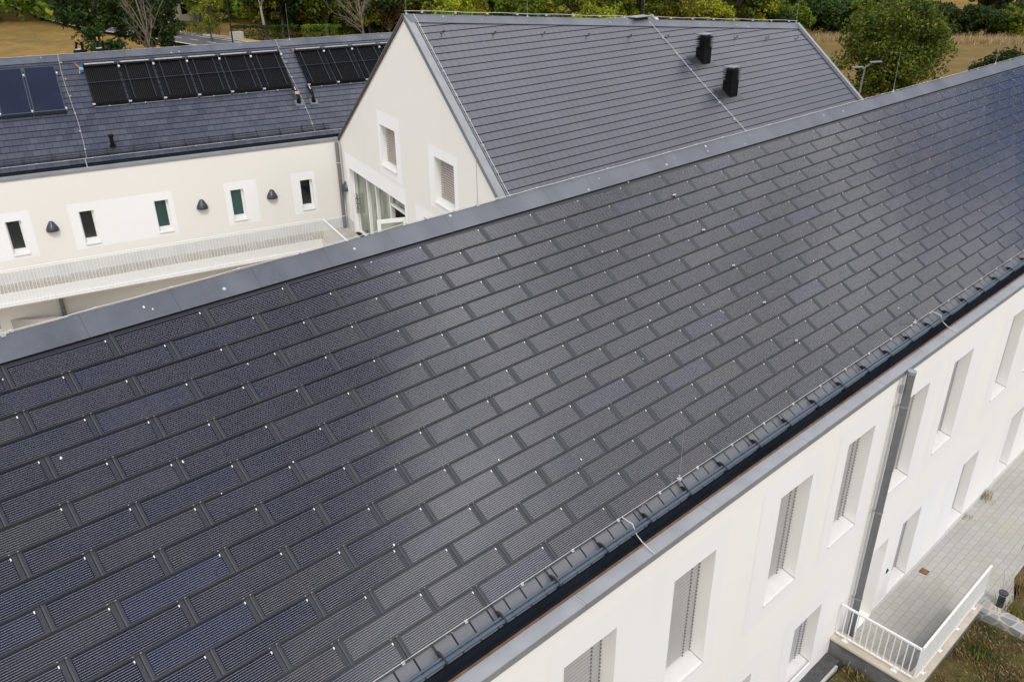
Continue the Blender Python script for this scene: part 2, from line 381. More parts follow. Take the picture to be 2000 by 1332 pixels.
def copy_thing(root, loc, rz=0, sc=1.0, label=None, group=None, mat=None):
    r = root.copy(); COL.objects.link(r); r.location = loc; r.rotation_euler = (0, 0, rz); r.scale = (sc, sc, sc)
    if label: r['label'] = label
    if group: r['group'] = group
    for ch in list(root.children):
        c = ch.copy(); COL.objects.link(c); c.parent = r
        for gch in ch.children:
            dd = gch.copy(); COL.objects.link(dd); dd.parent = c
    return r
# wall polygon with holes; coordinates (a, z) in the wall plane, P(a, z, depth) -> frame point
def wall(mb, outer, holes, P, mat, reveal=.3, rmat='plaster_reveal', flip=False):
    loops = [[Vector((a, z, 0)) for a, z in outer]] + [[Vector(p + (0,)) for p in hl] for hl in holes]
    flat = [p for l in loops for p in l]
    for t in tessellate_polygon(loops):
        mb.face([P(flat[i].x, flat[i].y, 0) for i in t], mat)
    for hl in holes:
        for i in range(len(hl)):
            a, b = hl[i], hl[(i + 1) % len(hl)]
            mb.face([P(*a, 0), P(*b, 0), P(*b, reveal), P(*a, reveal)], rmat)
def rect(a0, a1, z0, z1): return [(a0, z0), (a1, z0), (a1, z1), (a0, z1)]
def ring(mb, r, hole, P, mat, t=.003):
    """raised painted surround: rectangle r minus rectangular holes; thin plate t proud of the wall"""
    outer = rect(*r); holes = [rect(*h) for h in hole]
    loops = [[Vector((a, z, 0)) for a, z in outer]] + [[Vector((a, z, 0)) for a, z in hl] for hl in holes]
    flat = [p for l in loops for p in l]
    for tr in tessellate_polygon(loops): mb.face([P(flat[i].x, flat[i].y, -t) for i in tr], mat)
# slate courses laid on a convex polygon given in (u, s), s = metres up the slope
def clip(poly, s0, keep_above):
    out = []
    for i in range(len(poly)):
        a, b = poly[i], poly[(i + 1) % len(poly)]
        ia = (a[1] >= s0 - 1e-9) if keep_above else (a[1] <= s0 + 1e-9); ib = (b[1] >= s0 - 1e-9) if keep_above else (b[1] <= s0 + 1e-9)
        if ia: out.append(a)
        if ia != ib:
            t = (s0 - a[1]) / (b[1] - a[1]); out.append((a[0] + (b[0] - a[0]) * t, s0))
    return out
def courses(mb, poly, P, mat, expo=.325, start=0.0, lift=.014, edge='tile_edge'):
    smax = max(p[1] for p in poly); k = 0; s = start
    while s < smax - 1e-6:
        pl = clip(clip(poly, s, True), s + expo, False)
        if len(pl) >= 3:
            hh = lambda q: lift - (lift - .002) * (q[1] - s) / expo
            mb.face([P(q[0], q[1], hh(q)) for q in pl], mat, [(q[0], q[1] - s) for q in pl], (float(k), 0.))
            for i in range(len(pl)):
                a, b = pl[i], pl[(i + 1) % len(pl)]
                if abs(a[1] - s) < 1e-6 and abs(b[1] - s) < 1e-6:
                    mb.face([P(a[0], a[1], lift), P(b[0], b[1], lift), P(b[0], b[1], -.002), P(a[0], a[1], -.002)], edge)
        s += expo; k += 1

# ================================================================== the long house with the solar roof
PH = 0.613342; CP, SP = math.cos(PH), math.sin(PH)
RV, RZ = -10.89935928, -4.8465725        # roof plane origin (v, z) at s = 0, u offset of tile column 0
U0 = 2.63082692
def RP(u, s, h=0.0): return (RV + s * CP + h * SP, u, RZ - s * SP + h * CP)
def RPs(u, s, h=0.0): return RP(u, s, h)
UA, UB = -7.0, 50.0
VW = -5.69                                # front wall plane
house = Thing('long_house', 'long white house in the foreground with a dark roof of overlapping solar tiles', 'house', (-11.1, 20.0, -16.3))
def PW(a, z, dep): return (VW - dep, a, z)
up_w = [6.11 - 2.83, 6.11, 8.63, 11.77, 14.28, 16.92, 19.42, 23.2, 25.75, 28.9, 31.6, 35.0]
lo_w = [(10.6, 11.75, -15.5), (13.44, 14.59, -15.52), (16.80, 17.9, -16.28), (18.68, 19.78, -16.0), (22.48, 23.60, -16.0), (26.2, 27.3, -16.0), (29.6, 30.7, -16.0), (33.0, 34.1, -16.0)]
WT, WB = -9.29, -11.87
holes = [rect(a, a + 1.13, WB, WT) for a in up_w] + [rect(a, b, zb, -13.69) for a, b, zb in lo_w]
mb = MB(); wall(mb, [(UA + .1, -17.2), (15.62, -17.2), (UB, -17.2), (UB, -8.36), (UA + .1, -8.36)], holes, PW, 'plaster_cream', .32)
# other faces of the body
VB = -16.3
mb.face([(VB, UA + .1, -17.2), (VB, UB, -17.2), (VB, UB, -8.4), (VB, UA + .1, -8.4)], 'plaster_cream')
for uu in (UA + .1, UB):
    mb.face([(VW, uu, -17.2), (VB, uu, -17.2), (VB, uu, -8.4), (-11.28, uu, -4.72), (VW, uu, -8.4)], 'plaster_cream')
house.part('wall', mb)
# painted surrounds
sur = [((3.0, 4.7), [3.28]), ((5.78, 10.1), [6.11, 8.63]), ((11.12, 13.28), [11.77]), ((13.85, 15.85), [14.28]), ((16.55, 18.55), [16.92]), ((19.0, 21.6), [19.42]), ((22.7, 24.9), [23.2]), ((25.3, 27.6), [25.75]), ((28.5, 30.5), [28.9])]
for (a, b), ws in sur:
    mb = MB(); ring(mb, (a, b, -12.25, -8.82), [(w, w + 1.13, WB, WT) for w in ws], PW, 'plaster_white'); house.part('window_surround', mb)
for (a, b, zb, (c, d)) in ((10.6, 11.75, -15.3, (.4, .3)), (13.44, 14.59, -15.45, (.45, .35)), (18.68, 19.78, -16.0, (.35, 1.0)), (22.48, 23.60, -16.0, (.9, .35)), (26.2, 27.3, -16.0, (.4, .4))):
    mb = MB(); ring(mb, (a - c, b + d, zb - .06, -13.30), [(a, b, zb, -13.69)], PW, 'plaster_white'); house.part('window_surround', mb)
def window(a, b, z0, z1, first):
    D = .30
    f = MB()                                        # frame with dark glass behind the blind
    for bx in (((VW - D - .06, a, z0), (VW - D, a + .05, z1)), ((VW - D - .06, b - .05, z0), (VW - D, b, z1)), ((VW - D - .06, a, z1 - .05), (VW - D, b, z1)), ((VW - D - .06, a, z0), (VW - D, b, z0 + .08))): f.box(*bx, 'white_frame')
    f.face([(VW - D - .05, a, z0), (VW - D - .05, b, z0), (VW - D - .05, b, z1), (VW - D - .05, a, z1)], 'glass_dark')
    w = house.part('window', f)
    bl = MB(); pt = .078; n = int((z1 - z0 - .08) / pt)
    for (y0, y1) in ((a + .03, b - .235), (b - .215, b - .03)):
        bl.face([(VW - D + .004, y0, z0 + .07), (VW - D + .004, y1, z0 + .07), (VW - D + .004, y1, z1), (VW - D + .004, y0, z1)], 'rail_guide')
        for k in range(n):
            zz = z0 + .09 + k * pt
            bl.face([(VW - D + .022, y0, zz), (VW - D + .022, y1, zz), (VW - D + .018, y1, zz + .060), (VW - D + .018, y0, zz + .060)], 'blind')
            bl.face([(VW - D + .012, y0, zz + .060), (VW - D + .012, y1, zz + .060), (VW - D + .012, y1, zz + pt), (VW - D + .012, y0, zz + pt)], 'blind_shade')  # dark strip painted in for the shade between two slats
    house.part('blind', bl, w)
    gd = MB()
    for y in (b - .228, b - .022):
        gd.box((VW - D + .01, y - .005, z0 + .06), (VW - D + .03, y + .004, z1), 'blind')
        for k in range(n): gd.box((VW - D + .035, y - .020, z0 + .09 + k * pt), (VW - D + .054, y - .006, z0 + .112 + k * pt), 'guide_dot')
    house.part('blind_guide', gd, w)
    sl = MB()                                       # sloping metal sill with a drip edge
    sl.face([(VW - D, a, z0 + .065), (VW - D, b, z0 + .065), (VW + .03, b + .02, z0 - .01), (VW + .03, a - .02, z0 - .01)], 'sill_metal')
    sl.face([(VW + .03, a - .02, z0 - .01), (VW + .03, b + .02, z0 - .01), (VW + .03, b + .02, z0 - .035), (VW + .03, a - .02, z0 - .035)], 'sill_metal')
    sl.face([(VW + .03, a - .02, z0 - .035), (VW + .03, b + .02, z0 - .035), (VW + .006, b + .02, z0 - .035), (VW + .006, a - .02, z0 - .035)], 'sill_metal')
    sl.beam((VW - D, b - .004, z0 + .072), (VW + .028, b - .004, z0 - .002), .008, .010, 'wire_grey')
    house.part('sill', sl, w)
for a in up_w: window(a, a + 1.13, WB, WT, False)
for i, (a, b, zb) in enumerate(lo_w):
    if i != 2: window(a, b, zb, -13.69, False)
# door under the downpipe
a, b, zb = lo_w[2]
mb = MB(); mb.box((VW - .36, a, zb), (VW - .30, b, -13.69), 'white_frame')
for zz in (-15.9, -14.9): mb.box((VW - .30, a + .15, zz), (VW - .292, b - .15, zz + .85), 'white_metal')
dr = house.part('door', mb)
mb = MB(); mb.beam((VW - .27, a + .12, -15.2), (VW - .27, a + .26, -15.2), .02, .02, 'zinc_light'); mb.box((VW - .30, a + .1, -15.28), (VW - .285, a + .15, -15.12), 'zinc_light'); house.part('handle', mb, dr)
mb = MB(); mb.box((VW - .02, 18.3, -15.1), (VW + .02, 18.34, -14.96), 'steel_black'); mb.box((VW + .0, 18.28, -15.04), (VW + .03, 18.37, -15.0), 'steel_black'); house.part('door_bell', mb)
# plinth and the thin base strip
mb = MB()
mb.box((VW - .02, 15.95, -16.35), (VW + .012, 16.78, -16.12), 'plinth_panel'); mb.box((VW - .02, 17.92, -16.35), (VW + .012, UB, -16.12), 'plinth_panel')
house.part('plinth', mb)
# roof body: front slope base, back slope
mb = MB()
SR, SE = -.48, 5.90
mb.face([RP(UA, SR, -.03), RP(UB, SR, -.03), RP(UB, SE, -.03), RP(UA, SE, -.03)], 'tile_edge')
mb.face([RP(UA, SR, -.03), RP(UA, SE, -.03), RP(UA, SE, -.2), RP(UA, SR, -.2)], 'zinc'); mb.face([RP(UB, SR, -.03), RP(UB, SE, -.03), RP(UB, SE, -.2), RP(UB, SR, -.2)], 'zinc')
vr = RP(0, SR)[0]; zr = RP(0, SR)[2]
def BP(u, s, h=0.0): return (vr - .03 - (SB - s) * CP - h * SP, u, zr - (SB - s) * SP + h * CP)   # back slope, s up from the eave
SB = 6.35
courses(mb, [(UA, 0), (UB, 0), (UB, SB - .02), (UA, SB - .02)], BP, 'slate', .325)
roof = house.part('roof', mb)
mb = MB()
def EP(u, s, h): return RP(u, 5.91 - s, h)          # strip of plain slates under the last solar course
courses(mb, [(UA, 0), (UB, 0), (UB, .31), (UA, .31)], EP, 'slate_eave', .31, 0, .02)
house.part('eave_slates', mb, roof)
mb = MB()
for (s0, h0, s1, h1) in ((SR - .0, .055, -.10, .035),):
    n = int((UB - UA) / 1.23)
    mb.face([RP(UA, s0, h0), RP(UB, s0, h0), RP(UB, s1, h1), RP(UA, s1, h1)], 'ridge_slate', [(UA, 0), (UB, 0), (UB, 1), (UA, 1)])
    mb.face([RP(UA, s1, h1), RP(UB, s1, h1), RP(UB, s1, 0), RP(UA, s1, 0)], 'tile_edge')
mb.face([RP(UA, SR, .055), RP(UB, SR, .055), BP(UB, SB - .35, .05), BP(UA, SB - .35, .05)], 'ridge_slate', [(UA, 0), (UB, 0), (UB, 1), (UA, 1)])
house.part('ridge_cap', mb, roof)
# --- solar tiles
rnd = random.Random(5)
def in_view(p):
    q = Vector((p[0], p[1], p[2])); zc = q.dot(fw)
    if zc < .5: return None
    sx_, sy_ = 1000 + 1610.757 * q.dot(rt) / zc, 666 - 1610.757 * q.dot(up) / zc
    return (zc, sx_, sy_)
ROWH = .332037
def tile_mb(mb, row, u1):
    u0 = u1 - 1.3; s0 = -.042 + row * ROWH; s1 = s0 + ROWH
    ta, tb = rnd.uniform(-.0035, .0035), rnd.uniform(-.002, .002)
    hu, hl = .003, .022
    r = rnd.random(); var = (min(1, max(0, rnd.gauss(.12, .12) + (.75 if r > .92 else 0))), rnd.random() ** 1.6 * .8)
    c = [(u0 + .003, s0 - .05, hu - .002 + ta * .3), (u1 - .003, s0 - .05, hu - .002 - ta * .3), (u1 - .003, s1, hl - ta + tb), (u0 + .003, s1, hl + ta + tb)]
    P = [RP(*q) for q in c]
    mb.face([P[3], P[2], P[1], P[0]], 'solar_tile', [(0, ROWH), (1.3, ROWH), (1.3, -.05), (0, -.05)], var)
    lowp = [RP(c[2][0], s1, hl - .014), RP(c[3][0], s1, hl - .014)]
    mb.face([P[2], P[3], lowp[1], lowp[0]], 'tile_edge')
    mb.face([P[0], P[3], lowp[1], RP(u0 + .003, s0 - .05, -.01)], 'tile_edge'); mb.face([P[2], P[1], RP(u1 - .003, s0 - .05, -.01), lowp[0]], 'tile_edge')
tiles = []
for row in range(17):
    off = 0 if row % 2 == 0 else .5
    k = -8
    while True:
        u1 = U0 + 1.3 * (k + off) + .055
        if u1 > UB + .1: break
        if u1 - 1.3 >= UA - .1:
            w = in_view(RP(u1 - .65, -.042 + (row + .5) * ROWH))
            size = 1 / w[0] if w and -60 < w[1] < 2060 and -60 < w[2] < 1392 else 0
            tiles.append((size, row, u1))
        k += 1
tiles.sort(key=lambda t: -t[0])
for size, row, u1 in tiles[:100]:
    mb = MB(); tile_mb(mb, row, u1); house.part('solar_tile', mb)
mb = MB()
for size, row, u1 in tiles[100:]: tile_mb(mb, row, u1)
house.part('solar_tiles', mb, kind='stuff')
# --- gutter, copper edge, cornice
mb = MB()
ge = RP(0, SE, 0)
prof = [(ge[0] + .0, ge[2] - .02), (ge[0] + .005, ge[2] - .10), (-6.055, -8.43), (-6.02, -8.47), (-5.98, -8.48), (-5.94, -8.45), (-5.925, -8.38), (-5.925, -8.315)]
for (p, q) in zip(prof[:-1], prof[1:]): mb.face([(p[0], UA, p[1]), (p[0], UB, p[1]), (q[0], UB, q[1]), (q[0], UA, q[1])], 'gutter_black')
gut = house.part('gutter', mb)
mb = MB(); mb.box((-5.925, UA, -8.40), (-5.893, UB, -8.312), 'copper_edge'); house.part('gutter_edge', mb, gut)
mb = MB()
js = [UA] + [.41, 3.43, 6.50, 9.46, 12.42, 15.45, 18.5, 21.53, 24.5, 27.5, 30.5, 33.5, 36.5, 39.5] + [UB]
for a, b in zip(js[:-1], js[1:]):
    mb.box((-5.893, a + .004, -8.40), (-5.655, b - .004, -8.325), 'zinc_light')
    mb.box((-5.66, a + .004, -8.44), (-5.652, b - .004, -8.33), 'zinc_light')
    mb.box((-5.893, b - .035, -8.325), (-5.655, b - .006, -8.320), 'zinc')
house.part('cornice', mb)
# --- snow guard
mb = MB()
for s, h, r in ((5.795, .095, .021), (5.850, .105, .027)): mb.tube([RP(UA, s, h), RP(UB, s, h)], r, 'steel_blue', 8)
sg = house.part('snow_guard', mb, smooth=False)
k = -8
while 2.335 + k < 46:
    u = 2.335 + k; mb = MB()
    mb.beam(RP(u, 5.575, .030), RP(u, 5.76, .032), .022, .008, 'steel_black', RP(0, 0, 1))
    pts = [RP(u, 5.68, .03), RP(u, 5.70, .085), RP(u, 5.75, .125), RP(u, 5.885, .145), RP(u, 5.90, .12), RP(u, 5.80, .03)]
    P = [Vector(p) for p in pts]; o = Vector((0, .014, 0))
    mb.face([p + o for p in P], 'steel_black'); mb.face([p - o for p in reversed(P)], 'steel_black')
    for i in range(len(P)): a, b = P[i], P[(i + 1) % len(P)]; mb.face([a - o, b - o, b + o, a + o], 'steel_black')
    mb.beam(RP(u, 5.90, .0), RP(u, 5.885, .13), .032, .012, 'steel_black', (0, 1, 0))
    mb.tube([RP(u - .04, 5.850, .105), RP(u + .04, 5.850, .105)], .034, 'steel_blue', 8)
    house.part('bracket', mb, sg); k += 1
# --- lightning conductor
def conductor(th, P, u0, u1, step, h, name='lightning_conductor', rad=.006, sag=.012, parent=None, off=0.0):
    mb = MB(); pts = []; u = u0; i = 0; r2 = random.Random(int(u0 * 7) + 3)
    while u <= u1:
        pts.append(P(u, 0, h + r2.uniform(-.004, .006))); pts.append(P(u + step / 2, 0, h - sag)); u += step
    mb.tube(pts, rad, 'wire', 5); w = th.part(name, mb, parent)
    u = u0 + off
    while u <= u1:
        c = MB(); c.tube([P(u, 0, 0), P(u, 0, h + .01)], .008, 'wire', 5); c.tube([P(u - .025, 0, h), P(u + .025, 0, h)], .012, 'wire', 6); c.box(Vector(P(u, .02, .0)) - Vector((.02, .02, .0)), Vector(P(u, .02, .0)) + Vector((.02, .02, .012)), 'wire')
        th.part('clamp', c, w); u += step
    return w
wr = conductor(house, lambda u, s, h: RP(u, -.48 + s, h), UA + .4, 44.0, 1.03, .10)
we = conductor(house, lambda u, s, h: RP(u, 5.57 + s, h + .02), UA + .9, 44.0, 1.0, .016, rad=.0045, sag=.004)
def rod(th, base, hgt, parent, lean=(0, 0)):
    mb = MB(); b = Vector(base); mb.tube([b, b + Vector((lean[0], lean[1], hgt))], [.0065, .004], 'wire_grey', 5)
    mb.tube([b - Vector((0, 0, .02)), b + Vector((0, 0, .07))], .017, 'wire', 6); mb.box(b - Vector((.03, .03, .02)), b + Vector((.03, .03, .012)), 'wire'); th.part('lightning_rod', mb, parent)
for u in (1.56, 9.42, 26.06, 34.2): rod(house, RP(u, -.48, .06), 1.15 if u < 30 else 1.0, wr)
for u in (1.58, 9.42, 18.1): rod(house, RP(u, 5.57, .03), 1.0, we)
for u in (7.98, 18.95):
    mb = MB(); mb.tube([RP(u, 5.57, .045), RP(u + .01, 5.75, .15), RP(u + .01, 5.86, .10), (-6.02, u + .02, -8.20), (-5.92, u + .03, -8.27), (-5.76, u + .01, -8.30), (-5.652, u, -8.32)], .008, 'wire', 6); house.part('drop_wire', mb, we)
for s in (.57, 1.58, 2.58, 3.58, 4.58):
    mb = MB(); u = 14.23; mb.box(Vector(RP(u, s, .02)) - Vector((.03, .03, 0)), Vector(RP(u, s, .02)) + Vector((.03, .03, .02)), 'steel_black'); mb.tube([RP(u - .04, s, .04), RP(u + .04, s, .05)], .014, 'wire', 6); mb.tube([RP(u, s - .03, .03), RP(u, s + .04, .06)], .010, 'wire_grey', 6); house.part('wire_holder', mb)
# --- bird droppings
r3 = random.Random(11)
for (u, s) in ((6.72, 3.9), (10.45, 3.5), (2.98, 2.62), (2.75, 2.02), (1.35, .12), (4.6, 4.25), (8.0, 4.5), (1.0, -.2), (3.35, -.24), (12.6, -.33), (15.1, -.3), (-.35, -.3), (16.3, -.25), (18.0, 5.1)) + tuple((r3.uniform(-1, 26), r3.uniform(-.4, 5.5)) for _ in range(26)):
    mb = MB(); n = 9; rr = r3.uniform(.007, .014) if s > 0 else r3.uniform(.008, .016)
    mb.face([RP(u + math.cos(t * 6.283 / n) * rr * r3.uniform(.5, 1.2), s + math.sin(t * 6.283 / n) * rr * r3.uniform(.7, 1.9), .062 if s < 0 else .026) for t in range(n)], 'droppings'); house.part('bird_dropping', mb)
# --- downpipe with the conductor beside it
mb = MB(); pu, pv = 16.33, VW + .15
mb.tube([(pv, pu, -8.36), (pv, pu, -8.44), (pv, pu, -16.25)], [.086, .082, .082], 'zinc_pipe', 20)
mb.tube([(pv, pu, -8.30), (pv, pu, -8.37)], .090, 'zinc_light', 20)
dp = house.part('downpipe', mb, smooth=False)
for zc in (-9.15, -11.95, -14.55):
    mb = MB(); mb.tube([(pv, pu, zc - .02), (pv, pu, zc + .02)], .091, 'zinc_light', 20); mb.beam((VW, pu - .06, zc), (pv, pu - .06, zc), .02, .03, 'zinc_light'); mb.beam((VW + .02, pu - .22, zc), (VW + .02, pu, zc), .015, .02, 'wire'); house.part('clamp', mb, dp)
mb = MB(); mb.tube([(VW + .03, pu - .20, -8.45), (VW + .03, pu - .20, -16.0)], .009, 'wire', 6); mb.tube([(VW + .07, pu - .15, -8.62), (VW + .07, pu - .15, -8.80)], .035, 'wire_grey', 8); house.part('conductor_wire', mb, dp)

# ================================================================== left wing (frame L)
VL = -36.45; LE = -36.83; LZ = -8.24; PL = R(35); CL, SL = math.cos(PL), math.sin(PL)
def LP(u, s, h=0.0): return (LE - s * CL + h * SL, u, LZ + s * SL + h * CL)
wing = Thing('side_wing', 'low white wing at the upper left with a slate roof carrying the collectors', 'house', (-42.0, 8.0, -15.0), 'L')
LA, LB, LR = -12.0, 32.9, 6.20
lw = [(-2.29, 'glass_dark'), (.31, 'glass_dark'), (3.16, 'glass_green'), (6.28, 'glass_green'), (9.35, 'glass_dark'), (-5.4, 'glass_dark')]
def PLw(a, z, dep): return (VL - dep, a, z)
mb = MB(); wall(mb, [(LA, -17.2), (11.35, -17.2), (11.35, -8.36), (LA, -8.36)], [rect(a, a + .55, -11.36, -10.02) for a, _ in lw], PLw, 'plaster_warm', .16)
ymax = LP(0, LR)[0]; yb = 2 * ymax - VL
mb.face([(yb, LA, -17.2), (yb, LB, -17.2), (yb, LB, -8.3), (yb, LA, -8.3)], 'plaster_warm')
for uu in (LA, LB - .4):
    mb.face([(VL, uu, -17.2), (yb, uu, -17.2), (yb, uu, -8.3), (ymax, uu, LP(0, LR)[2] - .1), (VL, uu, -8.3)], 'plaster_warm')
wing.part('wall', mb)
for (a, b, ws) in ((8.96, 10.04, [9.35]), (6.03, 7.42, [6.28]), (-.06, 3.92, [.31, 3.16]), (-4.2, -1.40, [-2.29])):
    mb = MB(); ring(mb, (a, b, -11.56, -9.66), [(w, w + .55, -11.36, -10.02) for w in ws], PLw, 'plaster_white'); wing.part('window_surround', mb)
for a, gm in lw:
    b = a + .55; z0, z1 = -11.36, -10.02; D = .15; f = MB()
    for bx in (((VL - D - .04, a, z0), (VL - D, a + .035, z1)), ((VL - D - .04, b - .085, z0), (VL - D, b, z1)), ((VL - D - .04, a + .035, z1 - .03), (VL - D, b - .085, z1)), ((VL - D - .04, a + .035, z0), (VL - D, b - .085, z0 + .19))): f.box(*bx, 'white_frame')
    w = wing.part('window', f)
    p = MB(); p.face([(VL - D - .015, a + .03, z0 + .18), (VL - D - .015, b - .08, z0 + .18), (VL - D - .015, b - .08, z1 - .02), (VL - D - .015, a + .03, z1 - .02)], gm)
    if gm == 'glass_dark': p.box((VL - D - .013, a + .035, z0 + .19), (VL - D - .006, b - .085, z0 + .26), 'glass_green')
    wing.part('pane', p, w)
    s = MB(); s.face([(VL - D, a, z0 + .09), (VL - D, b, z0 + .09), (VL + .05, b + .02, z0 - .02), (VL + .05, a - .02, z0 - .02)], 'sill_metal'); s.face([(VL + .05, a - .02, z0 - .02), (VL + .05, b + .02, z0 - .02), (VL + .05, b + .02, z0 - .05), (VL + .05, a - .02, z0 - .05)], 'sill_metal')
    s.face([(VL + .05, a - .02, z0 - .05), (VL + .05, b + .02, z0 - .05), (VL + .006, b + .02, z0 - .05), (VL + .006, a - .02, z0 - .05)], 'sill_metal'); wing.part('sill', s, w)
mb = MB()
for k in range(-9, 9):
    mb.box((VL - .01, 2.72 + k * 1.77 - 1.766, -12.50), (VL + .03, 2.72 + k * 1.77 - .004 if 2.72 + k * 1.77 < 11.3 else 11.3, -12.02), 'plinth_panel') if 2.72 + k * 1.77 - 1.7 < 11.2 and 2.72 + k * 1.77 - 1.766 > LA else None
wing.part('plinth', mb)
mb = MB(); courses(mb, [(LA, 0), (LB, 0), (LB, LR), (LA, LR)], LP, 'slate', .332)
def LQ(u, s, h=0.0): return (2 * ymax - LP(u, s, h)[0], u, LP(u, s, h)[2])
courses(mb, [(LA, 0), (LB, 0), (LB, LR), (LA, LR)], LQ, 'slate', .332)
lroof = wing.part('roof', mb)
mb = MB(); mb.face([LP(LA, LR, .05), LP(LB, LR, .05), LP(LB, LR - .40, .035), LP(LA, LR - .40, .035)], 'ridge_slate', [(LA, 0), (LB, 0), (LB, 1), (LA, 1)])
mb.face([LQ(LA, LR, .05), LQ(LB, LR, .05), LQ(LB, LR - .40, .035), LQ(LA, LR - .40, .035)], 'ridge_slate', [(LA, 0), (LB, 0), (LB, 1), (LA, 1)]); mb.face([LP(LA, LR - .4, .035), LP(LB, LR - .4, .035), LP(LB, LR - .4, 0), LP(LA, LR - .4, 0)], 'tile_edge'); wing.part('ridge_cap', mb, lroof)
mb = MB()
for PPf in (LP, LQ): mb.beam(PPf(LB, -.05, .0), PPf(LB, LR + .02, .0), .10, .24, 'zinc_light', (0, 0, 1)); mb.beam(PPf(LB + .25, -.05, -.06), PPf(LB + .25, LR - .1, -.06), .30, .06, 'wire', (0, 0, 1))
wing.part('verge', mb, lroof)
mb = MB()
prof = [(LE, LZ - .03), (LE - .0, LZ - .12), (LE + .03, LZ - .22), (LE + .11, LZ - .24), (LE + .16, LZ - .16), (LE + .165, LZ - .08)]
for (p, q) in zip(prof[:-1], prof[1:]): mb.face([(p[0], LA, p[1]), (p[0], 11.3, p[1]), (q[0], 11.3, q[1]), (q[0], LA, q[1])], 'gutter_black')
wing.part('gutter', mb)
mb = MB(); mb.box((LE + .165, LA, LZ - .16), (VL + .03, 11.34, LZ - .085), 'zinc_light'); mb.box((VL + .002, LA, LZ - .22), (VL + .035, 11.33, LZ - .16), 'zinc'); wing.part('cornice', mb)
mb = MB()
for s, h in ((.36, .06), (.44, .11), (.54, .16)): mb.tube([LP(LA, s, h), LP(11.2, s, h)], .013, 'steel_black', 6)
sg = wing.part('snow_guard', mb)
for k in range(-10, 12):
    u = -.12 + k * 1.005
    if u > 11.2: continue
    mb = MB(); mb.beam(LP(u, .30, .01), LP(u, .60, .20), .03, .02, 'steel_black', (0, 1, 0)); mb.beam(LP(u, .62, .0), LP(u, .58, .2), .03, .02, 'steel_black', (0, 1, 0)); mb.box(Vector(LP(u, .33, 0)) - Vector((.05, .03, 0)), Vector(LP(u, .33, 0)) + Vector((.03, .03, .10)), 'steel_black'); wing.part('bracket', mb, sg)
wl = conductor(wing, lambda u, s, h: LP(u, .23 + s, h + .01), LA + .3, 11.3, 1.0, .05, rad=.009, sag=.006)
wl2 = conductor(wing, lambda u, s, h: LP(u, 6.20 + s, h), LA + .3, 32.0, 1.3, .07, rad=.007, sag=.01)
for (u, s0, s1) in ((1.08, .23, 6.2), (10.45, .23, 6.2)):
    mb = MB(); mb.tube([LP(u + .06 * math.sin(i), s0 + (s1 - s0) * i / 6, .05) for i in range(7)], .008, 'wire', 5); w = wing.part('lightning_conductor', mb)
    for i in range(6): c = MB(); p = Vector(LP(u + .03, s0 + .5 + i * 1.0, .02)); c.box(p - Vector((.03, .03, 0)), p + Vector((.03, .03, .04)), 'wire'); wing.part('clamp', c, w)
mb = MB(); mb.tube([LP(1.02, .23, .05), LP(1.02, -.1, .06), LP(1.02, -.45, .0)], .011, 'wire', 5); wing.part('drop_wire', mb, wl)
for u, s, hh in ((11.1, 6.2, 1.6), (30.2, 6.2, 1.8), (32.3, 6.2, 1.8)): rod(wing, LP(u, s, .05), hh, wl2)
mb = MB(); p = Vector(LP(2.15, .75, 0)); mb.tube([p + Vector((0, 0, -.1)), p + Vector((.05, 0, .42))], .075, 'black_metal', 12); mb.tube([p + Vector((.05, 0, .40)), p + Vector((.055, 0, .50))], .10, 'black_metal', 12); mb.tube([p + Vector((-.02, 0, -.06)), p + Vector((0, 0, .07))], .13, 'black_metal', 12); wing.part('vent_pipe', mb, lroof)
mb = MB(); p = (VL + .12, 11.20, 0)
mb.tube([(VL + .14, 11.17, -8.50), (VL + .14, 11.17, -12.48)], .085, 'zinc_pipe', 14); dp = wing.part('downpipe', mb)
for zc in (-9.4, -11.9): c = MB(); c.tube([(VL + .14, 11.17, zc - .02), (VL + .14, 11.17, zc + .02)], .094, 'wire', 14); wing.part('clamp', c, dp)
mb = MB(); mb.tube([(VL + .12, -1.12, -13.0), (VL + .12, -1.12, -13.9), (VL + .14, -1.12, -14.0), (VL + .14, -1.12, -15.2)], [.075, .075, .085, .075], 'zinc_pipe', 12); wing.part('drainpipe', mb)

